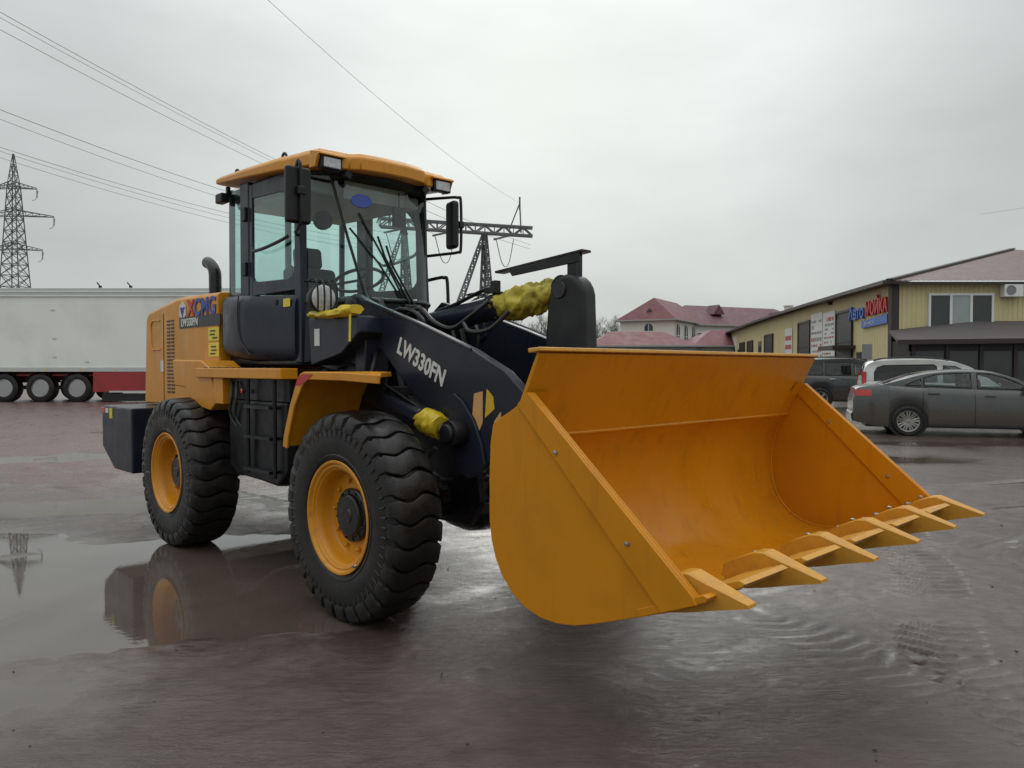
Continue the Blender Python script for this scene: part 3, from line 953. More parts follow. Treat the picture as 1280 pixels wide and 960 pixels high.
# ---- tank, ladder and clutter between the wheels
for s in (-1, 1):
    m = MB().prism([(-1.98, 1.24), (-1.98, 0.72), (-1.86, 0.66), (-1.18, 0.64), (-1.05, 0.74), (-1.05, 1.24)], s * 0.50, s * 0.88)
    tk = obj("fuel_tank" if s < 0 else "oil_tank", m, "black_paint", LD, bevel=0.02)
    m = MB()
    for z in (0.74, 0.98, 1.20):
        m.box((-1.36, s * 0.905, z), (0.40, 0.10, 0.022))
    for x in (-1.57, -1.15):
        m.tube([(x, s * 0.915, 0.70), (x, s * 0.915, 1.40)], 0.016, 8)
    obj("ladder", m, "black_paint", tk)
    m = MB()
    for k in range(2):
        x = -1.90 + k * 0.09
        m.tube(bez([(x, s * .885, 1.38), (x + .03, s * .91, 1.25), (x - .01, s * .90, 1.12), (x + .05, s * .87, 1.02)], 5), 0.011, 6)
    obj("hose_bundle", m, "hose_rubber", tk)
    m = MB().lathe([(0.0, 0.0), (0.05, 0.0), (0.05, 0.05), (0.035, 0.06), (0.0, 0.06)], (-1.80, s * .80, 1.24), 'z', 16)
    obj("filler_cap", m, "chrome", tk)
    for x, z in ((-1.72, 1.31), (-1.62, 1.31)):
        obj("marker_lamp", MB().lathe([(0.018, 0), (0.018, s * .012), (0, s * .014)], (x, s * 0.885, z), 'y', 12), "red_lens", tk)
    obj("cross_plate", MB().span((-1.98, s * .5, 1.24), (-1.02, s * .87, 1.405)), "black_paint", tk, bevel=0.006)
m = MB().tube([(-1.28, -0.62, 0.47), (-1.05, -0.66, 0.45), (-0.85, -0.66, 0.47)], 0.024, 10)
m.lathe([(0.02, -.03), (0.042, -.03), (0.042, .03), (0.02, .03)], (-1.29, -0.62, 0.47), 'y', 14, close=True)
obj("safety_bar", m, "red_paint", LD)
obj("lower_guard", MB().prism([(-1.25, 0.66), (-1.1, 0.47), (-0.7, 0.44), (-0.5, .7)], -0.62, -0.40), "black_paint", LD, bevel=0.01)

# ---- front fenders: bent sheet over each front tyre
for s in (-1, 1):
    a = [(-0.60, 0.985), (-0.585, 1.06), (-0.50, 1.26), (-0.41, 1.415), (-0.375, 1.448), (-0.33, 1.462), (0.10, 1.460), (0.47, 1.447)]
    m = MB()
    inn = [(x + (0.028 if i < 5 else 0.0), z - (0.0 if i < 3 else 0.022)) for i, (x, z) in enumerate(a)]
    rings = []
    for yy, cut in ((0.62, 0.62), (0.86, 0.38), (1.06, 0.10), (1.125, 0.0)):
        rings.append([(min(x, 0.47 - cut), s * yy, z) for x, z in a + inn[::-1]])
    m.loft(rings)
    lip = [(x + (0.055 if i < 5 else 0.0), z - (0.01 if i < 3 else 0.048)) for i, (x, z) in enumerate(a)]
    m.prism(a + lip[::-1], s * 1.126, s * 1.142)
    fd = obj("front_fender", m, "yellow_paint", LD, bevel=0.006)
    if s < 0:
        obj("fender_reflector", MB().add([(-0.425, -1.144, 1.375), (-0.395, -1.144, 1.43), (-0.34, -1.144, 1.448), (-0.21, -1.144, 1.447), (-0.27, -1.144, 1.415), (-0.37, -1.144, 1.375)], [(0, 1, 2, 3, 4, 5)]), "decal_red", fd)
    m = MB().prism([(-0.5, 1.44), (-0.2, 1.44), (-0.35, 1.1), (-0.5, 1.1)], s * 0.62, s * 0.64)
    m.span((-0.45, s * .36, 1.30), (-0.25, s * .63, 1.36))
    obj("fender_bracket", m, "black_paint", fd, bevel=0.006)

# ---- cab
CM = Matrix(((1.041, 0, 0, -0.18), (0, 0.833, 0, 0), (0, 0, 1.035, -0.052), (0, 0, 0, 1)))
_before = set(bpy.data.objects)
CY = 0.72
cab = obj("cab", MB().prism([(-2.42, -0.66), (-1.17, -0.68), (-0.76, -0.33), (-0.74, 0), (-0.76, 0.33), (-1.17, 0.68), (-2.42, 0.66)], 1.50, 2.0, 'z'), "navy_paint", LD, bevel=0.02)
# moulded lower skirt with a swollen rounded rear corner
for s in (-1, 1):
    rings = []
    for k, (x, y, zt, zb) in enumerate([(-2.47, 0.50, 2.08, 1.66), (-2.46, 0.66, 2.10, 1.62), (-2.40, 0.755, 2.115, 1.58), (-2.30, 0.795, 2.12, 1.545), (-2.1, 0.81, 2.115, 1.515),
                                        (-1.85, 0.805, 2.10, 1.50), (-1.80, 0.775, 2.095, 1.50), (-1.20, 0.765, 2.06, 1.50), (-1.165, 0.75, 2.055, 1.50)]):
        ring = []
        for i in range(13):
            t = i / 12
            z = zb + (zt - zb) * t
            e = 1 - abs(2 * t - 1) ** 5 * 0.10
            yy = 0.45 + (y - 0.45) * e if i not in (0, 12) else 0.45
            if i in (1, 11): yy = 0.45 + (y - 0.45) * 0.90
            ring.append((x, s * yy, z))
        rings.append(ring)
    m = MB().loft(rings)
    sk = obj("cab_skirt", m, "navy_paint", LD, ang=50)
    obj("skirt_sticker", MB().box((-1.25, s * 0.772, 1.965), (0.10, 0.004, 0.06)), "decal_yellow", sk)
    obj("door_lock", MB().lathe([(0.022, 0), (0.022, s * .008), (0, s * .01)], (-1.42, s * 0.768, 1.98), 'y', 12), "black_plastic", sk)
    obj("skirt_seam", MB().tube(bez([(-1.98, s * .812, 2.06), (-1.99, s * .818, 1.90), (-1.95, s * .817, 1.72), (-1.80, s * .80, 1.58)], 5), 0.006, 6), "black_plastic", sk)
# pillars
def pillar(name, pts, w, d):
    m = MB()
    rings = []
    for (x, y, z) in pts:
        rings.append([(x - w / 2, y - d / 2, z), (x + w / 2, y - d / 2, z), (x + w / 2, y + d / 2, z), (x - w / 2, y + d / 2, z)])
    m.loft(rings)
    return obj(name, m, "navy_paint", cab, bevel=0.012)
for s in (-1, 1):
    pillar("rear_pillar", [(-2.36, s * 0.66, 2.06), (-2.35, s * 0.66, 2.98)], 0.05, 0.05)
    pillar("door_pillar", [(-2.03, s * 0.69, 2.05), (-2.03, s * 0.69, 2.98)], 0.155, 0.06)
    pillar("front_pillar", [(-1.155, s * 0.69, 1.52), (-1.155, s * 0.69, 2.05), (-1.175, s * 0.685, 2.98)], 0.095, 0.07)
    # door frame with rounded window opening
    m = MB()
    fy = s * 0.712
    m.prism([(-1.95, 2.06), (-1.95, 2.95), (-1.90, 2.95), (-1.90, 2.06)], fy, fy - s * .03)
    m.prism([(-1.90, 2.06), (-1.90, 2.21), (-1.88, 2.18), (-1.80, 2.165), (-1.34, 2.15), (-1.27, 2.165), (-1.235, 2.20), (-1.225, 2.25), (-1.205, 2.25), (-1.205, 2.06)], fy, fy - s * .03)
    m.prism([(-1.90, 2.95), (-1.205, 2.95), (-1.205, 2.62), (-1.23, 2.62), (-1.30, 2.74), (-1.37, 2.80), (-1.46, 2.815), (-1.90, 2.835)], fy - s * .004, fy - s * .028)
    dr = obj("door", m, "navy_paint", LD, bevel=0.005)
    obj("door_glass", poly_plate([(-1.915, s * .700, 2.10), (-1.205, s * .700, 2.10), (-1.205, s * .700, 2.93), (-1.915, s * .700, 2.93)], 0.004, (0, -s, 0)), "cab_glass", dr)
    obj("grab_handle", MB().tube(bez([(-1.84, s * .735, 2.43), (-1.80, s * .765, 2.40), (-1.60, s * .765, 2.405), (-1.36, s * .755, 2.435), (-1.28, s * .735, 2.46)], 5), 0.013, 8), "black_plastic", dr)
    obj("hinge", MB().box((-2.0, s * .735, 2.72), (0.07, 0.03, 0.11)).box((-2.0, s * .735, 2.28), (0.07, 0.03, 0.11)), "black_plastic", dr, bevel=0.006)
    obj("quarter_glass", poly_plate([(-2.34, s * .690, 2.09), (-2.09, s * .690, 2.09), (-2.09, s * .690, 2.97), (-2.34, s * .690, 2.97)], 0.004, (0, -s, 0)), "cab_glass", cab)
for _o in set(bpy.data.objects) - _before:
    _o.data.transform(CM)
for s in (-1, 1):
    # corner glass between front pillar and windscreen
    obj("corner_glass", MB().add([(-1.39, s * .575, 1.99), (-0.935, s * .286, 1.985), (-1.06, s * .362, 2.44), (-1.175, s * .44, 2.92), (-1.40, s * .57, 2.95)], [(0, 1, 2, 4), (4, 2, 3)]), "cab_glass", cab)
    obj("corner_seal", MB().tube([(-0.935, s * .286, 1.985), (-1.06, s * .362, 2.44), (-1.175, s * .44, 2.92)], 0.011, 6), "black_plastic", cab)
    obj("corner_sill", MB().tube([(-1.37, s * .58, 1.98), (-0.935, s * .29, 1.98)], 0.02, 8), "black_plastic", cab)
# bowed windscreen
def ws_pt(u, v, o=0.0):
    t = v
    xb, xt = -0.935, -1.175
    w = 0.286 + (0.44 - 0.286) * t
    bow = (0.10 - 0.03 * t) * (1 - u * u)
    return (xb + (xt - xb) * t + bow + o, u * w, 1.985 + 0.935 * t + 0.03 * (1 - u * u) * t)
us = [k / 10 - 1 for k in range(21)]; vs = [k / 10 for k in range(11)]
obj("windscreen", MB().grid(lambda u, v: ws_pt(u, v), us, vs), "windscreen_glass", cab, ang=80)
obj("windscreen_sticker", MB().grid(lambda a, b: ws_pt(-0.58 + 0.20 * a * sqrt(max(0, 1 - b * b * .98)), 0.80 + 0.055 * b, 0.006), [k / 4 - 1 for k in range(9)], [k / 4 - 1 for k in range(9)]), "decal_blue", cab)
m = MB().tube([ws_pt(u, 0.0, 0.0) for u in us], 0.018, 8)
m.tube([ws_pt(u, 1.0, 0.0) for u in us], 0.022, 8)
obj("windscreen_seal", m, "black_plastic", cab)
obj("front_panel", MB().loft([[ws_pt(u, 0.0, 0.0) for u in us], [(ws_pt(u, 0, -.03)[0], ws_pt(u, 0)[1] * 1.05, 1.62) for u in us], [(-1.2, u * .29, 1.62) for u in us], [(-1.2, u * .286, 1.985) for u in us]], closed=False, cap=False), "black_paint", cab)
for s in (-1, 1):
    obj("corner_panel", MB().add([(-1.38, s * .60, 1.975), (-0.935, s * .29, 1.98), (-0.96, s * .30, 1.60), (-1.36, s * .60, 1.52)], [(0, 1, 2, 3)]), "navy_paint", cab)
obj("rear_window", poly_plate([(-2.65, -.53, 2.10), (-2.65, .53, 2.10), (-2.65, .53, 3.0), (-2.65, -.53, 3.0)], 0.004, (1, 0, 0)), "cab_glass", cab)
obj("rear_window_bar", MB().box((-2.665, 0, 2.52), (0.03, 0.05, 0.9)), "navy_paint", cab)
# roof: yellow moulded cap
def roof_ring(scale, z, zf, inset=0.0):
    pl = [(-2.75, 0.60), (-2.72, 0.655), (-2.2, 0.665), (-1.58, 0.66), (-1.50, 0.645), (-1.20, 0.625), (-1.07, 0.605), (-1.05, 0.42), (-1.045, 0.36), (-0.985, 0.30), (-0.955, 0.12)]
    pl = pl + [(x, -y) for x, y in pl[::-1]]
    out = []
    for x, y in pl:
        t = min(1, max(0, (x + 2.75) / 1.7))
        zz = z + (zf - z) * t
        out.append((-1.75 + (x + 1.75) * (1 - inset), y * (1 - inset), zz))
    return out
rings = [roof_ring(1, 3.085, 2.955, 0.03), roof_ring(1, 3.088, 2.957, 0.0), roof_ring(1, 3.125, 3.045, 0.0), roof_ring(1, 3.150, 3.085, 0.05), roof_ring(1, 3.165, 3.105, 0.14), roof_ring(1, 3.175, 3.12, 0.5)]
m = MB().loft(rings)
# brows over the front lamps and the swept brow in the middle
roof = obj("roof", m, "yellow_paint", LD, ang=32)
roof.modifiers.new("bevel", 'BEVEL').width = 0.008
m = MB().prism([(-2.69, -0.57), (-1.42, -0.58), (-1.13, -0.42), (-1.04, 0), (-1.13, 0.42), (-1.42, 0.58), (-2.69, 0.57)], 2.93, 3.02, "z")
obj("roof_underside", m, "black_plastic", roof, bevel=0.02)
obj("headliner", MB().prism([(-2.62, 2.86), (-2.62, 2.95), (-1.35, 2.93), (-1.35, 2.82)], -0.52, 0.52), "headliner", roof, bevel=0.03)
for s in (-1, 1):
    lb = obj("work_lamp", MB().box((-1.055, s * 0.515, 2.975), (0.06, 0.175, 0.098)), "black_plastic", LD, bevel=0.012)
    obj("lens", MB().box((-1.027, s * 0.515, 2.975), (0.012, 0.140, 0.074)), "lamp_lens", lb, bevel=0.008)
    br_ = MB().prism([(-1.16, 3.075), (-1.02, 3.045), (-1.005, 3.022), (-1.16, 3.022)], s * 0.405, s * 0.625)
    br_.prism([(-1.16, 3.03), (-1.03, 3.03), (-1.075, 2.94), (-1.16, 2.94)], s * 0.603, s * 0.63)
    obj("lamp_brow", br_, "yellow_paint", roof, bevel=0.008)
    hk = MB().tube([(-1.66 + 0.035 * cos(a), s * .56, 3.12 + 0.042 * sin(a)) for a in [pi * k / 8 for k in range(9)]], 0.011, 8)
    hk.tube([(-2.50 + 0.035 * cos(a), s * .56, 3.145 + 0.042 * sin(a)) for a in [pi * k / 8 for k in range(9)]], 0.011, 8)
    obj("lifting_eye", hk, "black_paint", roof)
    rl = obj("rear_work_lamp", MB().box((-2.66, s * .625, 2.955), (0.13, 0.075, 0.085)), "black_plastic", LD, bevel=0.014)
    obj("lens", MB().box((-2.728, s * .625, 2.955), (0.008, 0.06, 0.065)), "lamp_lens", rl)
    obj("lamp_arm", MB().bar((-2.64, s * .58, 2.97), (-2.64, s * .58, 3.06), 0.03), "black_plastic", rl)
    sp = MB().lathe([(0.03, 0), (0.038, .012), (0.03, .05), (0.0, .05)], (-1.10, s * .36, 2.925), 'x', 12)
    obj("washer_knob", sp, "black_plastic", roof)
# mirrors
m = MB()
m.box((-0.93, -0.845, 2.675), (0.055, 0.188, 0.39))
mr = obj("mirror", m, "black_plastic", LD, bevel=0.022, seg=3)
obj("mirror_glass", MB().box((-0.960, -0.845, 2.665), (0.006, 0.165, 0.36)), "chrome", mr)
obj("mirror_arm", MB().tube(bez([(-1.40, -0.60, 2.49), (-1.12, -0.76, 2.46), (-0.93, -0.84, 2.46), (-0.885, -0.845, 2.52), (-0.885, -0.845, 2.80), (-0.90, -0.845, 2.90), (-0.98, -0.82, 2.915), (-1.40, -0.60, 2.95)], 5), 0.012, 8), "black_plastic", mr)
obj("mirror_clamp", MB().box((-0.89, -0.845, 2.70), (0.05, 0.06, 0.06)), "black_plastic", mr, bevel=0.01)
m = MB().box((-1.10, 0.675, 2.685), (0.15, 0.07, 0.40), rz=-0.25)
mr = obj("mirror", m, "black_plastic", LD, bevel=0.03, seg=3)
obj("mirror_arm", MB().tube(bez([(-1.40, 0.57, 2.93), (-1.18, 0.66, 2.925), (-1.08, 0.715, 2.92), (-1.06, 0.735, 2.88), (-1.06, 0.735, 2.50), (-1.08, 0.715, 2.46), (-1.18, 0.66, 2.45), (-1.40, 0.57, 2.44)], 5), 0.013, 8), "black_plastic", mr)
obj("mirror_clamp", MB().box((-1.06, 0.73, 2.69), (0.05, 0.05, 0.06)), "black_plastic", mr, bevel=0.01)
obj("handrail", MB().tube(bez([(-1.40, 0.56, 2.22), (-1.18, 0.58, 2.24), (-1.12, 0.60, 2.24), (-1.10, 0.62, 2.20), (-1.10, 0.63, 1.8), (-1.12, .62, 1.60)], 5), 0.015, 8), "black_plastic", cab)
# wipers
for a, b, c in (((-0.80, 0.02, 1.95), (-0.86, -0.17, 2.30), (-0.885, -0.22, 2.46)), ((-0.80, 0.06, 1.95), (-0.86, -0.10, 2.24), (-0.885, -0.145, 2.40))):
    m = MB().tube([a, b, c], 0.009, 6)
    w = obj("wiper", m, "black_plastic", LD)
    bl = Vector(c)
    obj("wiper_blade", MB().tube([ws_pt(-.95, 0.58, 0.012), ws_pt(-0.55, 0.30, 0.012), ws_pt(-0.18, 0.03, 0.012)] if c[1] < -.2 else [ws_pt(-.70, 0.70, 0.012), ws_pt(-0.42, 0.36, 0.012), ws_pt(-0.10, 0.03, 0.012)], 0.008, 6), "black_plastic", w)
obj("wiper_motor", MB().box((-0.82, 0.04, 1.93), (0.07, 0.16, 0.07)), "black_plastic", cab, bevel=0.015)
# inside the cab
_before = set(bpy.data.objects)
m = MB()
m.box((-1.80, 0, 2.10), (0.50, 0.50, 0.16)); m.box((-2.03, 0, 2.34), (0.14, 0.48, 0.46), ry=-0.14)
seat = obj("driver_seat", m, "seat_fabric", LD, bevel=0.05, seg=3)
obj("headrest", MB().box((-2.09, 0, 2.66), (0.10, 0.26, 0.19), ry=-.14), "seat_fabric", seat, bevel=0.04, seg=3)
for s in (-1, 1):
    obj("armrest", MB().box((-1.80, s * .29, 2.30), (0.36, 0.07, 0.06)), "black_plastic", seat, bevel=0.02)
m = MB().tube([(-1.20, 0, 1.95), (-1.36, 0, 2.33)], 0.035, 10)
m.box((-1.18, 0, 2.0), (0.20, 0.34, 0.30))
col_ = obj("steering_column", m, "black_plastic", LD, bevel=0.02)
c = Vector((-1.38, 0, 2.36)); ax = Vector((-0.39, 0, 0.92)).normalized(); e1 = Vector((0, 1, 0)); e2 = ax.cross(e1)
m = MB().tube([c + (e1 * cos(t) + e2 * sin(t)) * 0.20 for t in [2 * pi * k / 28 for k in range(29)]], 0.014, 8)
for t in (0.5, 2.6, 4.7): m.tube([c, c + (e1 * cos(t) + e2 * sin(t)) * 0.20], 0.011, 6)
obj("steering_wheel", m, "black_plastic", col_)
m = MB().box((-1.75, -0.46, 2.14), (0.62, 0.24, 0.22)); m.box((-2.2, 0, 2.12), (0.22, 1.2, 0.14))
cs = obj("side_console", m, "black_plastic", LD, bevel=0.03)
for x in (-1.60, -1.68): obj("control_lever", MB().tube([(x, -.46, 2.24), (x + .02, -.46, 2.40)], 0.010, 6).lathe([(0.0, 2.40), (0.022, 2.405), (0.024, 2.43), (0, 2.46)], (x + .02, -.46, 0), 'z', 10), "black_plastic", cs)
obj("interior_mirror", MB().box((-1.20, 0.20, 2.70), (0.03, 0.12, 0.16)).tube([(-1.2, .2, 2.76), (-1.2, .2, 2.9)], .008, 6), "black_plastic", cab, bevel=0.02)
obj("sun_visor", MB().box((-1.20, 0, 2.84), (0.012, 0.56, 0.13), ry=0.2), "headliner", cab)
obj("cab_fan", MB().lathe([(0.07, -.03), (0.075, 0), (0.07, .03)], (-1.28, -0.40, 2.56), 'x', 16), "black_plastic", cab)

for _o in set(bpy.data.objects) - _before:
    if _o.name.split(".")[0] in ("driver_seat", "headrest", "armrest"): _o.data.transform(Matrix.Translation((-0.22, 0, -0.20)))
    elif _o.name.split(".")[0] in ("steering_column", "steering_wheel"): _o.data.transform(Matrix.Translation((-0.10, 0, -0.16)))
    elif _o.name.split(".")[0] in ("side_console", "control_lever"): _o.data.transform(Matrix.Translation((-0.2, 0.06, -0.13)))
    elif _o.name.split(".")[0] == "sun_visor": _o.data.transform(Matrix.Translation((-0.05, 0, 0.02)))
    elif _o.name.split(".")[0] == "cab_fan": _o.data.transform(Matrix.Translation((-0.08, 0, 0.06)))
# ---- caged headlamp bracket wrapped in yellow tape (right), and its twin (left)
for s in (-1, 1):
    m = MB().prism([(-1.06, 1.84), (-0.42, 1.83), (-0.40, 1.72), (-0.62, 1.58), (-1.02, 1.50)], s * 0.42, s * 0.70)
    m.prism([(-0.62, 1.85), (-0.46, 1.84), (-0.50, 1.30), (-0.60, 1.30)], s * 0.40, s * 0.60)
    br = obj("lamp_bracket", m, "navy_paint", LD, bevel=0.012)
    lam = obj("headlamp", MB().lathe([(0.02, -0.13), (0.075, -0.10), (0.10, -0.03), (0.105, 0.0), (0.10, 0.012)], (-0.80, s * 0.73, 1.965), 'x', 24), "black_plastic", LD)
    obj("lens", MB().lathe([(0.098, 0.005), (0.085, 0.022), (0.05, 0.032), (0.0, 0.035)], (-0.80, s * 0.73, 1.965), 'x', 24), "lamp_lens", lam)
    m = MB()
    for dy in (-0.075, -0.025, 0.025, 0.075):
        y = s * 0.73 + dy
        m.tube(bez([(-0.90, y, 2.085), (-0.79, y, 2.09), (-0.745, y, 2.05), (-0.735, y, 1.95), (-0.74, y, 1.87)], 4), 0.0065, 6)
    m.tube([(-0.90, s * .73 - .09, 2.085), (-0.90, s * .73 + .09, 2.085)], 0.0065, 6)
    obj("lamp_cage", m, "black_paint", lam)
    if s < 0:
        rings = []
        for i in range(25):
            t = i / 24
            c0 = Vector((-0.98 + 0.56 * t, -0.70 - 0.03 * sin(3 * t), 1.862 - 0.012 * sin(pi * t) + 0.03 * max(0, t - .7)))
            ring = []
            for k in range(14):
                a = 2 * pi * k / 14
                n_ = 1 + 0.35 * mnoise.noise(Vector((t * 9, cos(a) * 1.5, sin(a) * 1.5)))
                ring.append(c0 + Vector((0, cos(a) * 0.055 * n_, sin(a) * (0.022 + 0.012 * t) * n_)))
            rings.append(ring)
        obj("tape_wrap", MB().loft(rings), "yellow_tape", br, ang=60)
        rings = [[Vector((-0.56 + 0.075 * sin(pi * i / 6) * cos(2 * pi * k / 12) * (1 + .3 * mnoise.noise(Vector((k, i, 2)))), -0.70 + .05 * sin(2 * pi * k / 12) * sin(pi * i / 6), 1.88 + .04 * (i / 3 - 1))) for k in range(12)] for i in range(1, 6)]
        ob = obj("turn_signal", MB().loft(rings), "yellow_tape", br, ang=60)
        obj("tape_tail", MB().bar((-0.44, -0.74, 1.86), (-0.44, -0.745, 1.66), 0.02, 0.004), "decal_yellow", br)
    obj("bracket_label", MB().box((-0.93, s * .702, 1.70), (0.07, 0.004, 0.12)), "decal_white", br)
    for x in (-0.60, -0.51): obj("bolt", MB().lathe([(0.018, 0), (0.018, s * .014), (0, s * .016)], (x, s * .602, 1.36), 'y', 6), "bare_steel", br)
# cab-front floor plates seen beside the tower
for s in (-1, 1):
    m = MB().prism([(-1.15, 1.50), (-1.15, 1.56), (-0.86, 1.86), (-0.62, 1.86), (-0.62, 1.44), (-0.70, 1.40)], s * 0.40, s * 0.56)
    obj("tower_cover", m, "navy_paint", LD, bevel=0.012)

# ---- lift arms
ARM = [(-0.90, 1.90), (-0.86, 1.985), (-0.76, 2.01), (-0.60, 1.945), (0.00, 1.762), (0.50, 1.595), (0.78, 1.47), (1.00, 1.30), (1.22, 1.02), (1.42, 0.78), (1.44, 0.68), (1.37, 0.60),
       (1.26, 0.61), (1.12, 0.76), (0.98, 0.93), (0.80, 0.99), (0.62, 0.93), (0.50, 0.84), (0.38, 0.88), (0.36, 0.98), (0.33, 1.10), (0.14, 1.19), (-0.12, 1.35), (-0.38, 1.56), (-0.66, 1.76), (-0.84, 1.82)]
for s in (-1, 1):
    y0, y1 = s * 0.435, s * 0.505
    arm = obj("lift_arm", MB().prism(ARM, y0, y1), "navy_paint", LD, bevel=0.009)
    # welded top edge flat and the raised doubler near the bend
    m = MB().tube([(-0.60, s * .509, 1.945), (0.00, s * .509, 1.762), (0.50, s * .509, 1.595)], 0.009, 6)
    obj("edge_weld", m, "navy_paint", arm)
    fin = [(0.30, 1.31), (0.36, 1.335), (0.44, 1.29), (0.54, 1.18), (0.61, 1.05), (0.64, 0.93), (0.60, 0.86), (0.50, 0.83), (0.40, 0.87), (0.34, 1.0)]
    obj("cylinder_lug", MB().prism(fin, s * 0.506, s * 0.530), "navy_paint", arm, bevel=0.006)
    for (px, pz, pr) in ((-0.78, 1.90, 0.085), (0.43, 1.10, 0.058), (1.35, 0.69, 0.07)):
        m = MB().lathe([(pr, 0), (pr, s * .02), (pr * .86, s * .03), (pr * .5, s * .032), (0, s * .032)], (px, s * (0.505 if pz > 1.5 or px > 1 else 0.625), pz), 'y', 20)
        obj("pin_boss", m, "black_paint", arm)
    if s < 0:
        # model name runs down the arm
        d = Vector((0.53, 0, -0.245)).normalized()
        place_text("arm_letters", "LW330FN", 0.150, "decal_white", arm, Vector((-0.25, -0.508, 1.592)), d, (0.0, 0, 1), xs=0.83, bold=0.004, shear=-0.05)
        obj("stripe", MB().prism([(0.525, 1.335), (0.60, 1.35), (0.60, 1.17), (0.56, 1.10), (0.505, 1.17)][0:5], -0.5055, -0.5085), "decal_peach", arm)
        obj("stripe", MB().prism([(0.635, 1.365), (0.69, 1.32), (0.70, 1.25), (0.62, 1.195)], -0.5055, -0.5085), "decal_gold", arm)
        obj("stripe", MB().prism([(0.70, 1.18), (0.755, 1.24), (0.76, 1.10), (0.70, 1.10)], -0.5055, -0.5085), "decal_peach", arm)
    # lift cylinder
    a, b, c = Vector((-0.95, s * 0.58, 1.40)), Vector((0.16, s * 0.58, 1.155)), Vector((0.43, s * 0.58, 1.10))
    b = a + (c - a) * 0.79
    m = MB().tube([a, a + (b - a) * .03, b, b + (c - a).normalized() * .001], [0.058, 0.066, 0.066, 0.05], 20)
    m.tube([b - (c - a).normalized() * .07, b], 0.076, 20)
    m.lathe([(0.075, -.05), (0.075, .05)], (a.x, a.y, a.z), 'y', 18)
    cy = obj("lift_cylinder", m, "navy_paint", LD)
    obj("piston_rod", MB().tube([b, c], 0.034, 14), "chrome", cy)
    obj("rod_eye", MB().lathe([(0.075, -.05), (0.08, -.04), (0.08, .04), (0.075, .05)], c, 'y', 20), "black_paint", cy)
    obj("feed_pipe", MB().tube(bez([a + Vector((.1, 0, .08)), a + Vector((.3, 0, .095)), b + Vector((-.1, 0, .09)), b + Vector((-.04, 0, .06))], 4), 0.012, 8), "black_paint", cy)
    # crumpled cloth tied round the rod
    ax = (c - a).normalized(); e1 = Vector((0, 1, 0)); e2 = ax.cross(e1)
    rings = []
    for i in range(27):
        t = i / 26
        p = b - ax * .03 + ax * (0.20 * t)
        ring = []
        for k in range(36):
            an = 2 * pi * k / 36
            q = Vector((cos(an) * 1.2, sin(an) * 1.2, t * 5 + 9 * s + 0.8 * an))
            rr = 0.068 + 0.012 * sin(pi * t) + 0.008 * sin(t * 34 + 2.4 * an) * (0.5 + .5 * mnoise.noise(q)) + 0.014 * mnoise.noise(q * 1.7)
            ring.append(p + (e1 * cos(an) + e2 * sin(an)) * rr)
        rings.append(ring)
    obj("cloth_wrap", MB().loft(rings), "yellow_tape", cy, ang=70)
# torque tube between the arms
obj("cross_tube", MB().tube([(0.78, -0.44, 1.22), (0.78, 0.44, 1.22)], 0.115, 24), "navy_paint", LD)
# ---- bell crank: two thick cheeks on the cross tube
BC = [(0.66, 1.12), (0.63, 1.30), (0.665, 1.60)] + [(0.84 + 0.145 * cos(a), 1.90 + 0.148 * sin(a)) for a in [radians(172 - k * 16.4) for k in range(11)]] + [(1.00, 1.55), (1.03, 1.20), (1.14, 0.80), (1.16, 0.70), (1.08, 0.66), (1.0, 0.70), (0.90, 0.95), (0.78, 1.05)]
m = MB().prism(BC, -0.068, 0.068)
bc = obj("bell_crank", m, "black_paint", LD, bevel=0.034, seg=4)
obj("pin_boss", MB().lathe([(0.0, -.078), (0.050, -.078), (0.055, -.07), (0.055, .07), (0.050, .078), (0, .078)], (0.80, 0, 1.955), 'y', 24), "grease_black", bc)
obj("crank_pivot", MB().lathe([(0.0, -.21), (0.10, -.21), (0.10, .21), (0, .21)], (0.80, 0, 1.22), 'y', 24), "black_paint", bc)
# bucket link
m = MB().prism([(1.04, 0.76), (1.12, 0.80), (1.45, 1.06), (1.50, 1.03), (1.48, 0.97), (1.14, 0.68), (1.06, 0.68)], -0.06, 0.06)
obj("bucket_link", m, "black_paint", LD, bevel=0.01)
# level indicator rail above the tilt cylinder
m = MB()
m.bar((0.20, 0.0, 2.115), (0.955, 0.0, 2.178), 0.085, 0.016)
m.prism([(0.33, 2.115), (0.93, 2.168), (0.93, 2.112), (0.36, 2.075)], -0.042, -0.030)
rail = obj("indicator_rail", m, "black_paint", LD, bevel=0.004)
obj("rail_post", MB().span((0.83, -0.035, 2.03), (0.895, 0.035, 2.17)), "black_paint", rail, bevel=0.006)
obj("limit_switch", MB().box((0.215, -0.05, 2.015), (0.055, 0.05, 0.085)).box((0.15, -0.05, 2.00), (0.06, 0.03, 0.04)), "black_plastic", rail, bevel=0.006)
# tilt cylinder
a, c = Vector((-0.56, 0, 1.80)), Vector((0.80, 0, 1.965))
ax = (c - a).normalized()
b = a + ax * 0.80
m = MB().tube([a, a + ax * .02, b], [0.07, 0.082, 0.082], 24).tube([b - ax * .10, b], 0.094, 24)
m.lathe([(0.09, -.07), (0.09, .07)], a, 'y', 20)
tc_ = obj("tilt_cylinder", m, "navy_paint", LD)
obj("piston_rod", MB().tube([b, c], 0.042, 16), "chrome", tc_)
obj("rod_eye", MB().lathe([(0.08, -.06), (0.08, .06)], c, 'y', 20), "black_paint", tc_)
obj("feed_pipe", MB().tube(bez([a + Vector((.12, -.02, .09)), a + Vector((.35, -.03, .13)), b + Vector((-.12, -.03, .115)), b + Vector((-.04, -.02, .08))], 5), 0.014, 8), "black_paint", tc_)
e1 = Vector((0, 1, 0)); e2 = ax.cross(e1)
rings = []
L_ = 0.60
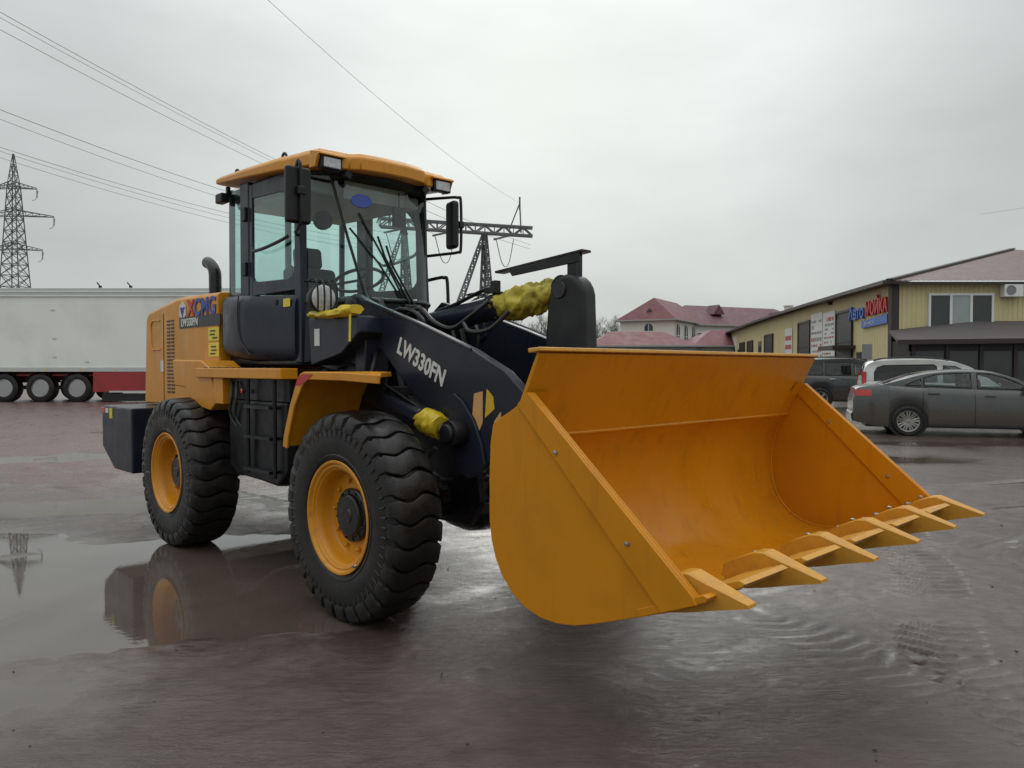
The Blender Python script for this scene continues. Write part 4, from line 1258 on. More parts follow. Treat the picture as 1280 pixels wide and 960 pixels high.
for i in range(61):
    t = i / 60
    p = b - ax * .10 + ax * (L_ * t)
    ring = []
    for k in range(44):
        an = 2 * pi * k / 44
        q = Vector((cos(an) * 1.0, sin(an) * 1.0, t * 5.0))
        fold = sin(t * 15 + 2.0 * an + 1.5 * sin(an * 1 + .6) + 4.5 * mnoise.noise(q * .8))
        rr = 0.062 + 0.018 * sin(pi * min(1, t * 1.05)) ** .6 + 0.014 * abs(fold) * (0.4 + .6 * t) + 0.026 * mnoise.noise(q * 1.2 + Vector((3, 1, 0))) + 0.034 * (0.5 - abs(mnoise.noise(Vector((q.x * 1.1, q.y * 1.1, q.z * 1.0 + 1.3 * q.x))) * 2.0)) * (0.3 + 0.7 * t) + 0.006 * mnoise.noise(q * 4)
        if i in (0, 60): rr = 0.06
        v = (e1 * cos(an) + e2 * sin(an)) * rr
        sag = Vector((0, 0, -0.028 * sin(pi * t) * (0.5 - .5 * (e2 * sin(an)).z / 1.0)))
        ring.append(p + v + sag)
    rings.append(ring)
obj("cloth_wrap", MB().loft(rings), "yellow_cloth", tc_, ang=75)
# hydraulic hoses
for i, pts in enumerate([
    [(-0.60, -0.16, 1.86), (-0.40, -0.20, 1.90), (-0.22, -0.22, 1.80), (-0.05, -0.20, 1.75), (0.10, -0.16, 1.83), (0.22, -0.11, 1.92)],
    [(0.05, -0.18, 1.78), (0.16, -0.22, 1.72), (0.32, -0.20, 1.73), (0.44, -0.14, 1.84)],
    [(-0.75, -0.22, 1.86), (-0.55, -0.26, 1.90), (-0.35, -0.27, 1.86), (-0.28, -0.24, 1.75), (-0.30, -0.22, 1.55)],
    [(-0.95, 0.18, 1.75), (-0.75, 0.22, 1.90), (-0.45, 0.22, 1.90), (-0.25, 0.2, 1.75), (-0.28, .2, 1.5)],
    [(-0.62, -0.48, 1.55), (-0.50, -0.58, 1.46), (-0.58, -0.60, 1.32), (-0.75, -0.60, 1.30)],
    [(-0.66, -0.44, 1.60), (-0.45, -0.54, 1.58), (-0.40, -0.62, 1.42), (-0.52, -0.66, 1.30)],
    [(0.40, -0.70, 1.02), (0.34, -0.72, 0.92), (0.38, -0.66, 0.84), (0.30, -0.5, 0.80)],
]):
    obj("hose", MB().tube(bez(pts, 8), 0.016 if i != 5 else .013, 8), "hose_rubber", LD)
m = MB()
for k in range(5): m.tube([(0.50 + k * .04, 0.20, 1.95), (0.50 + k * .04, 0.20, 1.62)], 0.006, 5)
obj("sensor_bracket", m, "black_paint", LD)

# ---- bucket
BW = 1.25
wrap = [(2.50, 0.712), (2.34, 0.643), (2.20, 0.588), (2.05, 0.532), (1.95, 0.503), (1.86, 0.490), (1.77, 0.494), (1.69, 0.516), (1.62, 0.556), (1.565, 0.61), (1.525, 0.675), (1.50, 0.75), (1.488, 0.83),
        (1.487, 0.91), (1.497, 0.99), (1.520, 1.07), (1.556, 1.135), (1.60, 1.185)]
inner = wrap
outer = [(p[0] - q[1] * 0.016, p[1] + q[0] * 0.016) for p, q in zip(wrap, [(lambda t: (t.x, t.y))((Vector(wrap[min(i + 1, len(wrap) - 1)]) - Vector(wrap[max(i - 1, 0)])).normalized()) for i in range(len(wrap))])]
# tangent runs from lip to back; its left normal points out of the bowl
m = MB().prism(inner + outer[::-1], -BW + 0.001, BW - 0.001)
bk = obj("bucket", m, "bucket_paint", LD, ang=25)
bk["label"] = "wide empty yellow bucket with six pointed teeth"
sp_in = [(1.604, 1.187), (1.690, 1.372), (1.775, 1.545)]
sp_out = [(1.585, 1.192), (1.672, 1.380), (1.757, 1.553)]
obj("back_plate", MB().prism(sp_in + sp_out[::-1], -BW + .0015, BW - .0015), "bucket_paint", bk, bevel=0.003)
obj("weld_seam", MB().tube([(1.606, -BW + .02, 1.190), (1.606, BW - .02, 1.190)], 0.009, 8), "bucket_paint", bk)
obj("top_rail", MB().prism([(1.72, 1.548), (1.79, 1.556), (1.786, 1.572), (1.715, 1.566)], -BW - .012, BW + .012), "tooth_paint", bk, bevel=0.004)
side = [(1.716, 1.388), (1.669, 1.345), (1.60, 1.305), (1.549, 1.279), (1.494, 1.245), (1.478, 1.165), (1.470, 1.0), (1.474, 0.86), (1.490, 0.745), (1.515, 0.665), (1.558, 0.595), (1.61, 0.54), (1.685, 0.496),
        (1.77, 0.474), (1.864, 0.470), (1.96, 0.484), (2.06, 0.515), (2.20, 0.565), (2.435, 0.650), (2.515, 0.690), (2.499, 0.716)]
stripP = [(1.716, 1.388), (1.655, 1.335), (2.372, 0.632), (2.515, 0.690), (2.499, 0.716)]
for s in (-1, 1):
    sp = obj("side_plate", MB().prism(side, s * (BW - 0.018), s * BW), "bucket_paint", bk, bevel=0.003)
    obj("edge_strip", MB().prism(stripP, s * (BW + .001), s * (BW + 0.014)).prism(stripP, s * (BW - .019), s * (BW - 0.030)), "bucket_paint", bk, bevel=0.003)
    for t in (0.27, 0.72):
        x, z = 1.716 + (2.499 - 1.716) * t - 0.052, 1.388 + (0.716 - 1.388) * t - 0.052
        m = MB()
        for d in (BW + .014, BW - .030):
            o_ = 1 if d > BW else -1
            m.lathe([(0.010, 0), (0.009, s * o_ * .007), (0.0, s * o_ * .009)], (x, s * d, z), 'y', 8)
        obj("bolt", m, "bare_steel", bk)
    obj("corner_gusset", MB().prism([(1.716, 1.388), (1.60, 1.20), (1.66, 1.32)], s * (BW - .02), s * (BW - .13)), "bucket_paint", bk)
    # inside weld bead where wrap meets side plate
    obj("weld_seam", MB().tube([(x + 0.004, s * (BW - .022), z + 0.004) for x, z in wrap[2:]], 0.008, 6), "bucket_paint", bk)
# cutting edge blade and wear segments
obj("cutting_edge", MB().prism([(2.26, 0.618), (2.535, 0.728), (2.555, 0.722), (2.545, 0.704), (2.27, 0.590)], -BW - .006, BW + .006), "bucket_paint", bk, bevel=0.003)
tooth_y = [-1.165, -0.70, -0.235, 0.235, 0.70, 1.165]
TP = [(2.335, 0.655), (2.345, 0.700), (2.40, 0.736), (2.475, 0.772), (2.515, 0.777), (2.552, 0.765), (2.735, 0.708), (2.737, 0.697), (2.62, 0.668), (2.52, 0.640), (2.44, 0.622), (2.38, 0.628)]
tm = MB()
rings = []
for yy, f in ((-0.044, 0.93), (-0.038, 1.0), (0.038, 1.0), (0.044, 0.93)):
    rings.append([(x, yy * (1.0 if x < 2.56 else (1.0 - 0.45 * (x - 2.56) / 0.21)), 0.70 + (z - 0.70) * (f if z > .70 else 1)) for x, z in TP])
tm.loft(rings)
TM = tm.mesh("tooth", True, 25)
for i, y in enumerate(tooth_y):
    t = link("tooth", TM, "tooth_paint", bk, ((-.07, -.035, -.025, -.015, 0, .005)[i], y, 0))
    obj("bolt", MB().lathe([(0.017, 0.0), (0.017, 0.016), (0.012, 0.022), (0, 0.022)], (2.36, y, 0.700), 'z', 6).lathe([(0.012, 0.0), (0.012, 0.012), (0, 0.016)], (2.425, y, 0.752), 'z', 6), "bare_steel", bk)
for a, b in zip(tooth_y[:-1], tooth_y[1:]):
    obj("edge_segment", MB().prism([(2.43, 0.698), (2.575, 0.7535), (2.60, 0.745), (2.58, 0.727), (2.44, 0.672)], a + 0.075, b - 0.075), "tooth_paint", bk, bevel=0.003)
# rear ribs and hinge ears of the bucket
for y in (-0.58, -0.36, 0.36, 0.58):
    obj("hinge_ear", MB().prism([(1.535, 0.62), (1.40, 0.56), (1.27, 0.66), (1.30, 0.78), (1.40, 1.02), (1.475, 0.95), (1.475,.83), (1.49,.75)], y - .02, y + .02), "bucket_paint", bk, bevel=0.006)
for y in (-0.09, 0.09):
    obj("hinge_ear", MB().prism([(1.475, 0.87), (1.41, 0.93), (1.42, 1.08), (1.49, 1.10), (1.51, 1.075), (1.48, .97)], y - .02, y + .02), "bucket_paint", bk, bevel=0.006)

# ------------------------------------------------------------------ lattice helpers
def lattice_leg(m, a, b, wa, wb, n, bw, rot=0.0, brace=True):
    """square lattice column from a to b, side wa -> wb"""
    a, b = Vector(a), Vector(b)
    d = (b - a)
    q = d.to_track_quat('Z', 'X')
    def cor(t, k):
        w = (wa + (wb - wa) * t) / 2
        an = rot + pi / 4 + k * pi / 2
        return a + d * t + q @ Vector((cos(an) * w * sqrt(2), sin(an) * w * sqrt(2), 0))
    for k in range(4):
        m.bar(cor(0, k), cor(1, k), bw)
    for i in range(n):
        t0, t1 = i / n, (i + 1) / n
        for k in range(4):
            k2 = (k + 1) % 4
            if brace:
                m.bar(cor(t0, k), cor(t1, k2), bw * .6)
                m.bar(cor(t0, k2), cor(t1, k), bw * .6)
            m.bar(cor(t1, k), cor(t1, k2), bw * .6)

# ---- tall double-circuit lattice pylon behind the trailer
PX, PY = -83.8, 130.0
py = thing("power_pylon", "tall grey lattice power pylon with three pairs of arms behind the white trailer", "pylon", (PX, PY, 0))
m = MB()
lattice_leg(m, (0, 0, 0), (0, 0, 15), 6.2, 3.2, 5, 0.18)
lattice_leg(m, (0, 0, 15), (0, 0, 32), 3.2, 1.35, 9, 0.15)
lattice_leg(m, (0, 0, 32), (0, 0, 37.3), 1.35, 0.15, 3, 0.11)
obj("mast", m, "galvanised", py, smooth=False)
for z, l in ((31.6, 3.9), (26.9, 6.7), (21.3, 4.7)):
    for s in (-1, 1):
        m = MB()
        tip = Vector((s * l, 0, z - .2))
        for w in (-.7, .7):
            m.bar((0, w, z + .1), tip, .12); m.bar((0, w, z + 1.1), tip + Vector((0, 0, .15)), .12)
        for i in range(1, 6):
            t = i / 6
            m.bar(Vector((0, -.7, z + .1)).lerp(tip, t), Vector((0, -.7, z + 1.1)).lerp(tip, t), .07)
            m.bar(Vector((0, -.7, z + .1)).lerp(tip, t - 1 / 6), Vector((0, -.7, z + 1.1)).lerp(tip, t), .07)
        ar = obj("cross_arm", m, "galvanised", py, smooth=False)
        m = MB()
        for k in range(7): m.lathe([(0.05, .0), (0.15, .03), (0.05, .12)], tip + Vector((0, 0, -.25 - k * .17)), 'z', 8)
        m.tube([tip, tip + Vector((0, 0, -1.5))], .04, 5)
        m.tube(bez([tip + Vector((s * .2, 0, -.3)), tip + Vector((-s * .2, 0, -1.6)), tip + Vector((-s * .8, 0, -1.9))], 4), .04, 5)
        obj("insulator_string", m, "insulator", ar)

# ---- portal tower behind the loader
PT = 90.0
pt = thing("portal_tower", "dark lattice portal tower with long horizontal beam behind the loader cab", "pylon", (-3.2, PT, 0))
m = MB()
for i, (a, b) in enumerate([((-12.2, 0, 17.85), (5.6, 0, 16.75))]):
    a, b = Vector(a), Vector(b)
    n = 16
    for dy in (-.5, .5):
        m.bar(a + Vector((0, dy, 0)), b + Vector((0, dy, 0)), .22); m.bar(a + Vector((0, dy, .95)), b + Vector((0, dy, .95)), .22)
        for k in range(n):
            p, q = a.lerp(b, k / n) + Vector((0, dy, 0)), a.lerp(b, (k + 1) / n) + Vector((0, dy, 0))
            m.bar(p + Vector((0, 0, .95 * (k % 2))), q + Vector((0, 0, .95 * ((k + 1) % 2))), .13)
            m.bar(p, p + Vector((0, 0, .95)), .10)
obj("beam", m, "galvanised", pt, smooth=False)
for name, x0 in (("leg", 0.0), ("leg", -9.4)):
    top = Vector((x0, 0, 16.9 + (0.0 if x0 == 0 else .6)))
    for dx, dy, w in ((-6.0, -1.5, .8), (-0.6, 2.0, .8), (1.35, -1.5, .8)):
        m = MB()
        lattice_leg(m, top + Vector((dx * .02, 0, 0)), (x0 + dx, dy, 0), .35, .85, 18, .13, brace=True)
        obj(name, m, "galvanised", pt, smooth=False)
for x, zz in ((4.1, 17.2), (-11.2, 18.2)):
    m = MB()
    for dx, dy in ((-1.3, -.4), (0.15, .4), (.15, -.4)): m.bar((x + dx, dy, zz), (x, 0, zz + 3.4), .13)
    m.bar((x, 0, zz + 2.6), (x, 0, zz + 4.1), .2)
    obj("peak", m, "galvanised", pt, smooth=False)
for x in (3.4, -3.5, -9.0):
    m = MB()
    z0 = 17.85 - (x + 12.2) * .0618
    m.bar((x - .4, -.4, z0 - .1), (x - 2.2, -3.0, z0 - 1.0), .22)
    m.tube(bez([(x - 2.0, -3, z0 - 1.0), (x - 1.3, -2, z0 - 3.6), (x - .6, -.5, z0 - 3.4), (x, 0.4, z0 - .4)], 6), .05, 5)
    obj("insulator_string", m, "insulator", pt)

# ---- overhead wires: from the portal towards us and out over the left
CAMZ = 1.49
def ray_pt(u, v, depth):
    p = radians(1.256)
    f = 961.0
    dx, dz = (u - 640) / f, -(v - 480) / f
    d = Vector((dx, cos(p) + dz * sin(p), -sin(p) + dz * cos(p)))
    return Vector((0, 0, CAMZ)) + d * (depth / d.y)
def wire(label, a, b, sag, r, ext=0.9):
    a, b = Vector(a), Vector(b)
    n = 40
    P = []
    for k in range(n + 1):
        t = k / n * (1 + ext)
        p = a.lerp(b, t)
        P.append(p + Vector((0, 0, -sag * 4 * t * (1 - t))))
    o = obj("power_line", MB().tube(P, r, 5), "cable")
    tag(o, label, "wire", "overhead power lines")
hits = [(-6.6, -.5, 17.2), (-6.5, .3, 17.2), (-6.3, -.3, 17.2), (-12.5, -3, 16.8), (-12.4, -2.4, 16.8), (-13.4, -2, 17.0), (-13.6, -1, 17.0)]
wl = [("topmost overhead wire crossing the upper left sky above the cab roof", (0, 15), 34, (-6.8, PT - 3, 16.5), .012),
      ("second wire down in the upper left sky, just under the topmost", (0, 22), 34, (-6.6, PT - 2, 16.3), .010),
      ("third wire down in the upper left sky, meeting the cab roof", (0, 37), 36, (-7.6, PT - 3, 16.2), .012),
      ("upper wire of the middle left pair running to the rear cab roof", (0, 137), 44, (-12.2, PT - 3, 16.3), .016),
      ("lower wire of the middle left pair running to the rear cab roof", (0, 149), 44, (-12.0, PT - 2, 15.6), .012),
      ("upper wire of the lowest left set passing above the pylon top", (0, 184), 50, (-13.0, PT - 3, 15.4), .015),
      ("middle wire of the lowest left set passing above the pylon top", (0, 189), 50, (-13.2, PT - 3, 14.9), .012),
      ("lower wire of the lowest left set passing just over the pylon top", (0, 197), 50, (-13.4, PT - 3, 14.5), .012)]
for lab, (u, v), dep, end, r in wl:
    wire(lab, end, ray_pt(u, v, dep), 0.9, r)
wire("faint single wire slanting from the top of the sky to the portal peak", (0.9, PT, 20.6), ray_pt(335, 0, 40), 0.8, .011)
for lab, (u, v), z in (("thin wire right of the cab sloping down to the portal beam", (530, 250), 0), ("lower thin wire right of the cab sloping down to the portal beam", (530, 262), -.5)):
    wire(lab, (2.2, PT + 4, 16.4 + z), ray_pt(u, v, 62), 0.2, .018, ext=0.0)
wire("faint wire high over the yellow warehouse at the right edge", ray_pt(1225, 268, 110), ray_pt(1285, 259, 108), 0.0, .012, ext=0.4)

# ------------------------------------------------------------------ white refrigerated semi-trailer
TZ = 0.225
tr = thing("semi_trailer", "long white box semi-trailer with red side skirt parked at the far left", "trailer", (0, 27.5, TZ))
X0, X1 = -20.8, -6.9
m = MB().span((X0, 0, 1.13), (X1, 2.55, 3.98))
obj("box_body", m, "trailer_white", tr, bevel=0.02)
obj("top_rail", MB().span((X0 - .01, -0.035, 3.80), (X1 + .01, 2.58, 4.09)), "trailer_rail", tr, bevel=0.02)
obj("rail_moulding", MB().span((X0 - .01, -0.05, 3.785), (X1 + .01, -0.005, 3.825)).span((X0 - .01, -0.055, 3.94), (X1 + .01, -.036, 3.975)), "trailer_white", tr)
obj("bottom_rail", MB().span((X0 - .01, -0.03, 1.10), (X1 + .01, 2.58, 1.26)), "trailer_rail", tr, bevel=0.01)
obj("chassis", MB().span((X0 + .2, .7, .78), (X1 - .3, .85, 1.10)).span((X0 + .2, 1.7, .78), (X1 - .3, 1.85, 1.10)).span((X0 + .2, .2, .95), (X1 - .3, 2.3, 1.0)), "trailer_red", tr)
obj("side_skirt", MB().span((-14.98, -0.02, 0.375), (X1 - .6, 0.03, 1.095)), "trailer_red", tr, bevel=0.01)
obj("skirt_rail", MB().span((-14.4, -0.028, 0.36), (X1 - .6, 0.03, 0.42)), "trailer_rail", tr)
obj("under_run_guard", MB().span((-14.7, 0.05, 0.05), (-9.5, 0.10, 0.33)), "dark_trim", tr)
for k, x in enumerate((-11.5,)):
    obj("landing_leg", MB().span((x, .4, 0), (x + .12, .52, .9)).span((x - .1, .35, 0), (x + .22, .57, .03)), "galvanised", tr)
m = MB()
for x in [X0 + .4 + i * 1.25 for i in range(11)]:
    m.box((x, -0.034, 1.18), (0.05, 0.01, 0.05))
obj("side_markers", m, "decal_yellow", tr)
for x, z in ((-16.35, 2.28), (-16.35, 1.62), (-15.2, 1.45), (-16.4, 3.3)):
    obj("fixing_plate", MB().box((x, -0.006, z), (0.14, 0.012, 0.05)), "trailer_rail", tr)
for x in (-14.85, -13.75):
    obj("roof_fitting", MB().box((x, .3, 4.14), (0.08, 0.08, 0.12)).bar((x, .3, 4.18), (x - .12, .3, 4.32), .04), "dark_trim", tr)
ty_t = MB().lathe([(0.30, -.15), (0.33, -.18), (0.45, -.19), (0.505, -.16), (0.515, -.08), (0.515, .08), (0.505, .16), (0.45, .19), (0.33, .18), (0.30, .15)], (0, 0, 0), 'y', 48, close=True).mesh("tyre")
rmb = MB().lathe([(0.30, -.14), (0.312, -.165), (0.30, -.17), (0.285, -.15), (0.275, -.10), (0.20, -.06), (0.13, -.08), (0.12, -.13), (0.0, -.14), (0.0, .1), (0.28, .1)], (0, 0, 0), 'y', 40)
rm_t = rmb.mesh("rim")
hb = MB()
for k in range(10):
    a = 2 * pi * k / 10
    hb.lathe([(0.034, 0), (0.034, -.006), (0, -.006)], (0.235 * cos(a), -.077, 0.235 * sin(a)), 'y', 10)
hole_t = hb.mesh("rim_holes")
for x in (-18.22, -16.92, -15.60):
    for y in (0.22, 2.3):
        w = link("wheel", rm_t, "bare_steel", tr, (x, y, 0.51))
        link("tyre", ty_t, "rubber", w); link("rim_holes", hole_t, "decal_black", w)
    obj("axle", MB().tube([(x, .3, .51), (x, 2.2, .51)], .07, 10), "dark_trim", tr)
    obj("mudguard", MB().grid(lambda a, y: (x + .60 * cos(a), y, .51 + .58 * sin(a)), [radians(20 + 14 * k) for k in range(11)], [0.03, .42]), "dark_trim", tr)

# ------------------------------------------------------------------ yellow warehouse on the right
WC = Vector((15.9, 32.0, 0))
WD = Vector((0.144, 1.0, 0)).normalized()          # along the side wall, away from us
def wall_pt(d, z, off=0.0):                        # point on the side wall at depth d
    p = Vector((0.144 * d + 11.292, d, z))
    return p + Vector((-WD.y, WD.x, 0)) * off      # off > 0: out of the wall
wh = thing("warehouse", "long olive yellow corrugated warehouse with brown hipped roof", "building", WC)
def rel(p): return Vector(p) - WC
def ribbed(P, up, L, per=0.20, dep=0.032, nrm=None):
    """trapezoid ribs along a horizontal run; P(s) base point, heights from up(s)"""
    m = MB()
    n = int(L / per)
    top, bot = [], []
    for i in range(n):
        for f, d in ((0.0, 0), (.45, 0), (.58, 1), (.86, 1), (.99, 0)):
            s = (i + f) * per
            p = P(s) + nrm * dep * d
            bot.append(p); top.append(p + Vector((0, 0, up(s))))
    k = len(bot)
    m.add(bot + top, [(j, j + 1, k + j + 1, k + j) for j in range(k - 1)])
    return m
EAVE = 5.0
nl = Vector((-WD.y, WD.x, 0))
SL = 53.0
obj("side_wall", ribbed(lambda s: rel(Vector((15.9, 32, 0)) + WD * s), lambda s: EAVE + .22 * sin(pi * min(1, s / SL)), SL, .22, .03, nl), "olive_cladding", wh, ang=20)
obj("front_wall", ribbed(lambda s: rel((15.9 + s, 32, 0)), lambda s: EAVE, 27, .20, .035, Vector((0, -1, 0))), "olive_cladding", wh, ang=20)
obj("corner_trim", MB().span(rel((15.72, 31.90, 0)), rel((16.04, 32.2, EAVE - .02))), "brown_trim", wh, bevel=0.01)
# hipped roof in profiled sheet
m = MB()
Y0, XL, XR, K = 31.55, 15.45, 44.0, 0.24
xs_ = np.arange(XL, XR, .055)
bot, top = [], []
for x in xs_:
    ph = (x / .22) % 1
    z = .035 if ph < .45 else 0.0
    r = min(x - XL, XR - x) + .0
    bot.append(rel((x, Y0, EAVE + .03 + z))); top.append(rel((x, Y0 + r, EAVE + .03 + z + K * r)))
k = len(bot)
m.add(bot + top, [(j, j + 1, k + j + 1, k + j) for j in range(k - 1)])
obj("front_roof", m, "brown_roof", wh, ang=15)
hx = (XR - XL) / 2
m = MB().add([rel((XL, Y0, EAVE + .03)), rel((XL + hx, Y0 + hx, EAVE + .03 + K * hx)), rel((XL + hx + 7, 86 + 6, EAVE + .03 + K * hx)), rel(Vector((15.45, 31.55, EAVE + .03)) + WD * (SL + 1))], [(0, 1, 2, 3)])
obj("side_roof", m, "brown_roof", wh)
obj("hip_cap", MB().bar(rel((XL, Y0, EAVE + .08)), rel((XL + hx, Y0 + hx, EAVE + .10 + K * hx)), .30, .07), "brown_trim", wh)
edge = MB()
for i in range(12):
    s0, s1 = i / 12, (i + 1) / 12
    p = lambda s: rel(Vector((15.45, 31.55, EAVE + .22 * sin(pi * s) - .02)) + WD * (s * (SL + 1)))
    edge.bar(p(s0), p(s1), .5, .16)
obj("side_gutter", edge, "brown_trim", wh)
obj("front_fascia", MB().bar(rel((XL, 31.62, EAVE - .06)), rel((XR, 31.62, EAVE - .06)), .08, .10), "brown_trim", wh)
# first-floor window
def window(parent, x0, x1, z0, z1, y, kinds, frame="white_pvc", fw=.09):
    m = MB()
    m.span((x0, y, z0), (x0 + fw, y - .09, z1)); m.span((x1 - fw, y, z0), (x1, y - .09, z1))
    m.span((x0 + fw, y, z0), (x1 - fw, y - .088, z0 + fw)); m.span((x0 + fw, y, z1 - fw), (x1 - fw, y - .088, z1))
    n = len(kinds)
    iw = (x1 - x0 - 2 * fw)
    for i in range(1, n):
        xx = x0 + fw + iw * i / n
        m.span((xx - .05, y, z0 + fw), (xx + .05, y - .086, z1 - fw))
    w = obj("window", m, frame, parent)
    for i, kd in enumerate(kinds):
        a = x0 + fw + iw * i / n; b = a + iw / n
        obj("pane", MB().span((a, y - .045, z0 + fw), (b, y - .05, z1 - fw)), kd, w)
    return w
wy = -0.04
window(wh, rel((17.25, 0, 0)).x, rel((19.95, 0, 0)).x, 3.08, 4.55, wy, ("pane_dark", "pane_pale", "pane_dark"))
obj("window_sill", MB().span((rel((17.2, 0, 0)).x, -.04, 3.02), (rel((20.0, 0, 0)).x, -.20, 3.075)), "white_pvc", wh)
ac = obj("air_conditioner", MB().span((rel((20.2, 0, 0)).x, -.08, 4.38), (rel((20.98, 0, 0)).x, -.42, 4.93)), "white_pvc", wh, bevel=.02)
xc = rel((20.46, 0, 0)).x
obj("fan_grille", MB().lathe([(0.20, 0), (0.20, -.015), (0.16, -.015), (0.16, -.004), (0, -.004)], (xc, -.421, 4.65), 'y', 24), "print_grey", ac)
obj("wall_bracket", MB().span((rel((20.9, 0, 0)).x, -.04, 4.52), (rel((21.6, 0, 0)).x, -.10, 4.58)).span((rel((21.25, 0, 0)).x, -.06, 4.4), (rel((21.35, 0, 0)).x, -.3, 4.75)), "dark_trim", wh)
# lean-to porch in front: pitched felt roof, dark glazed front
px0, px1 = rel((15.4, 0, 0)).x, rel((30, 0, 0)).x
m = MB()
m.add([(px0 + .25, -.05, 3.02), (rel((19.2, 0, 0)).x, -.05, 3.40), (px1, -.05, 3.42), (px1, -2.5, 2.72), (px0 - .35, -2.0, 2.56), (px0 + .25, -.05, 2.90), (rel((19.2, 0, 0)).x, -.05, 3.25), (px1, -.05, 3.25), (px1, -2.5, 2.60), (px0 - .35, -2.0, 2.44)],
      [(0, 1, 2, 3, 4), (9, 8, 7, 6, 5), (0, 4, 9, 5), (4, 3, 8, 9), (3, 2, 7, 8)])
obj("porch_roof", m, "awning_felt", wh)
obj("porch_fascia", MB().bar((px0 - .38, -2.02, 2.46), (px1, -2.54, 2.62), .05, .18), "brown_trim", wh)
yp = -1.55
m = MB()
m.span((px0 + .35, yp, 0), (px1, yp + .1, .95)); m.span((px0 + .35, yp, 2.12), (px1, yp + .1, 2.60))
m.span((px0 + .35, yp, 0), (px0 + .45, -.05, 2.55))
obj("porch_wall", m, "porch_dark", wh)
for i in range(9):
    a = px0 + .40 + i * 1.35
    obj("porch_post", MB().span((a, yp - .04, 0), (a + .16, yp + .12, 2.55)), "brown_trim", wh)
    kd = "pane_pale" if i == 4 else "pane_dark"
    obj("porch_pane", MB().span((a + .16, yp + .03, .95), (a + 1.35, yp + .04, 2.12)), kd, wh)
# openings and boards on the side wall (built along the wall)
def wall_box(d0, d1, z0, z1, o0, o1):
    m = MB()
    c = [wall_pt(d0, z0, o0), wall_pt(d1, z0, o0), wall_pt(d1, z0, o1), wall_pt(d0, z0, o1)]
    t = [p + Vector((0, 0, z1 - z0)) for p in c]
    return m.add([rel(p) for p in c + t], [(3, 2, 1, 0), (4, 5, 6, 7), (0, 1, 5, 4), (1, 2, 6, 5), (2, 3, 7, 6), (3, 0, 4, 7)])
for d0, d1, z1 in ((37.7, 40.3, 4.25), (46.1, 49.0, 4.2), (57.6, 60.6, 3.9), (66.5, 69, 3.7), (71, 73.5, 3.7), (77, 78.6, 3.2)):
    g = obj("garage_door", wall_box(d0, d1, 0, z1, .03, .10), "porch_dark", wh)
    for a, b in ((d0 - .12, d0), (d1, d1 + .12)):
        obj("door_jamb", wall_box(a, b, 0, z1 + .12, .03, .16), "brown_trim", g)
    obj("door_lintel", wall_box(d0, d1, z1, z1 + .12, .03, .155), "brown_trim", g)
    for k in range(1, 4):
        obj("door_panel", wall_box(d0 + .1, d1 - .1, z1 * (k - 1) / 3.2 + .08, z1 * k / 3.2, .101, .125), "dark_trim", g)
for d0, d1, z0, z1 in ((62.5, 63.8, 2.2, 3.6), (74.5, 75.3, 1.6, 3.2)):
    obj("window", wall_box(d0, d1, z0, z1, .03, .07), "pane_dark", wh)
obj("door_canopy", wall_box(37.2, 40.0, 2.35, 2.55, .03, 1.1), "brown_trim", wh)
obj("side_entrance", wall_box(35.6, 36.9, 0, 2.2, .03, .09), "porch_dark", wh)
rs = random.Random(5)
bd = obj("price_board", wall_box(40.7, 43.1, .6, 4.5, .05, .09), "sign_white", wh)
bd2 = obj("price_board", wall_box(43.25, 45.9, .6, 4.6, .05, .09), "sign_white", wh)
for par, a, b in ((bd, 40.9, 42.9), (bd2, 43.4, 45.7)):
    z = 4.2
    while z > 1.0:
        hgt = rs.choice((.10, .14, .22))
        x = a
        while x < b - .25:
            l = rs.uniform(.2, .7)
            if rs.random() < .75: obj("print_line", wall_box(x, min(x + l, b), z - hgt, z, .091, .095), rs.choice(("print_grey", "print_grey", "print_red")), par)
            x += l + .12
        z -= hgt + rs.uniform(.10, .22)
bd3 = obj("banner", wall_box(51.0, 53.3, 1.2, 4.1, .05, .08), "sign_white", wh)
for z in (3.6, 3.0, 2.4, 1.8): obj("print_line", wall_box(51.2, 53.1, z - .3, z, .081, .085), "print_red", bd3)
obj("wall_lamp", wall_box(41.4, 41.7, 4.85, 5.0, .04, .25), "dark_trim", wh)
obj("pale_end_wall", wall_box(76, 84.6, 0, 4.6, .032, .06), "cream_render", wh)
# car-wash sign: separate standing letters above a blue ribbon
sg = thing("wall_sign", "blue and red Cyrillic letter sign over a blue ribbon on the warehouse wall", "sign", wall_pt(35, 3.4, .05))
def sg_rel(p): return Vector(p) - Vector(sg.location)
o_ = sg_rel(wall_pt(37.9, 3.78, .14))
place_text("blue_letters", "Авто", 0.86, "sign_blue", sg, o_, -WD, (0, 0, 1), xs=1.20, extrude=.05, bold=.015)
o_ = sg_rel(wall_pt(35.35, 3.84, .14))
place_text("red_letters", "МОЙКА", 0.86, "sign_red", sg, o_, -WD, (0, 0, 1), xs=0.93, extrude=.05, bold=.015)
rb_ = MB()
c = [sg_rel(wall_pt(32.5, 3.36, .06)), sg_rel(wall_pt(36.0, 3.30, .06)), sg_rel(wall_pt(36.0, 3.62, .06)), sg_rel(wall_pt(32.5, 3.74, .06))]
obj("ribbon", poly_plate(c, .08, (-WD.y, WD.x, 0)), "sign_blue", sg)
place_text("ribbon_letters", "24 ЧАСА", .24, "sign_white", sg, sg_rel(wall_pt(35.6, 3.40, .145)), -WD, (0, 0, 1), xs=1.5, extrude=.004)
sb = thing("sign_board", "small pale grey board on a post by the warehouse corner", "sign", (11.95, 25.9, 0))
obj("board", MB().span((-.17, -.02, 1.75), (.17, .02, 2.28)), "print_grey", sb, bevel=.03)
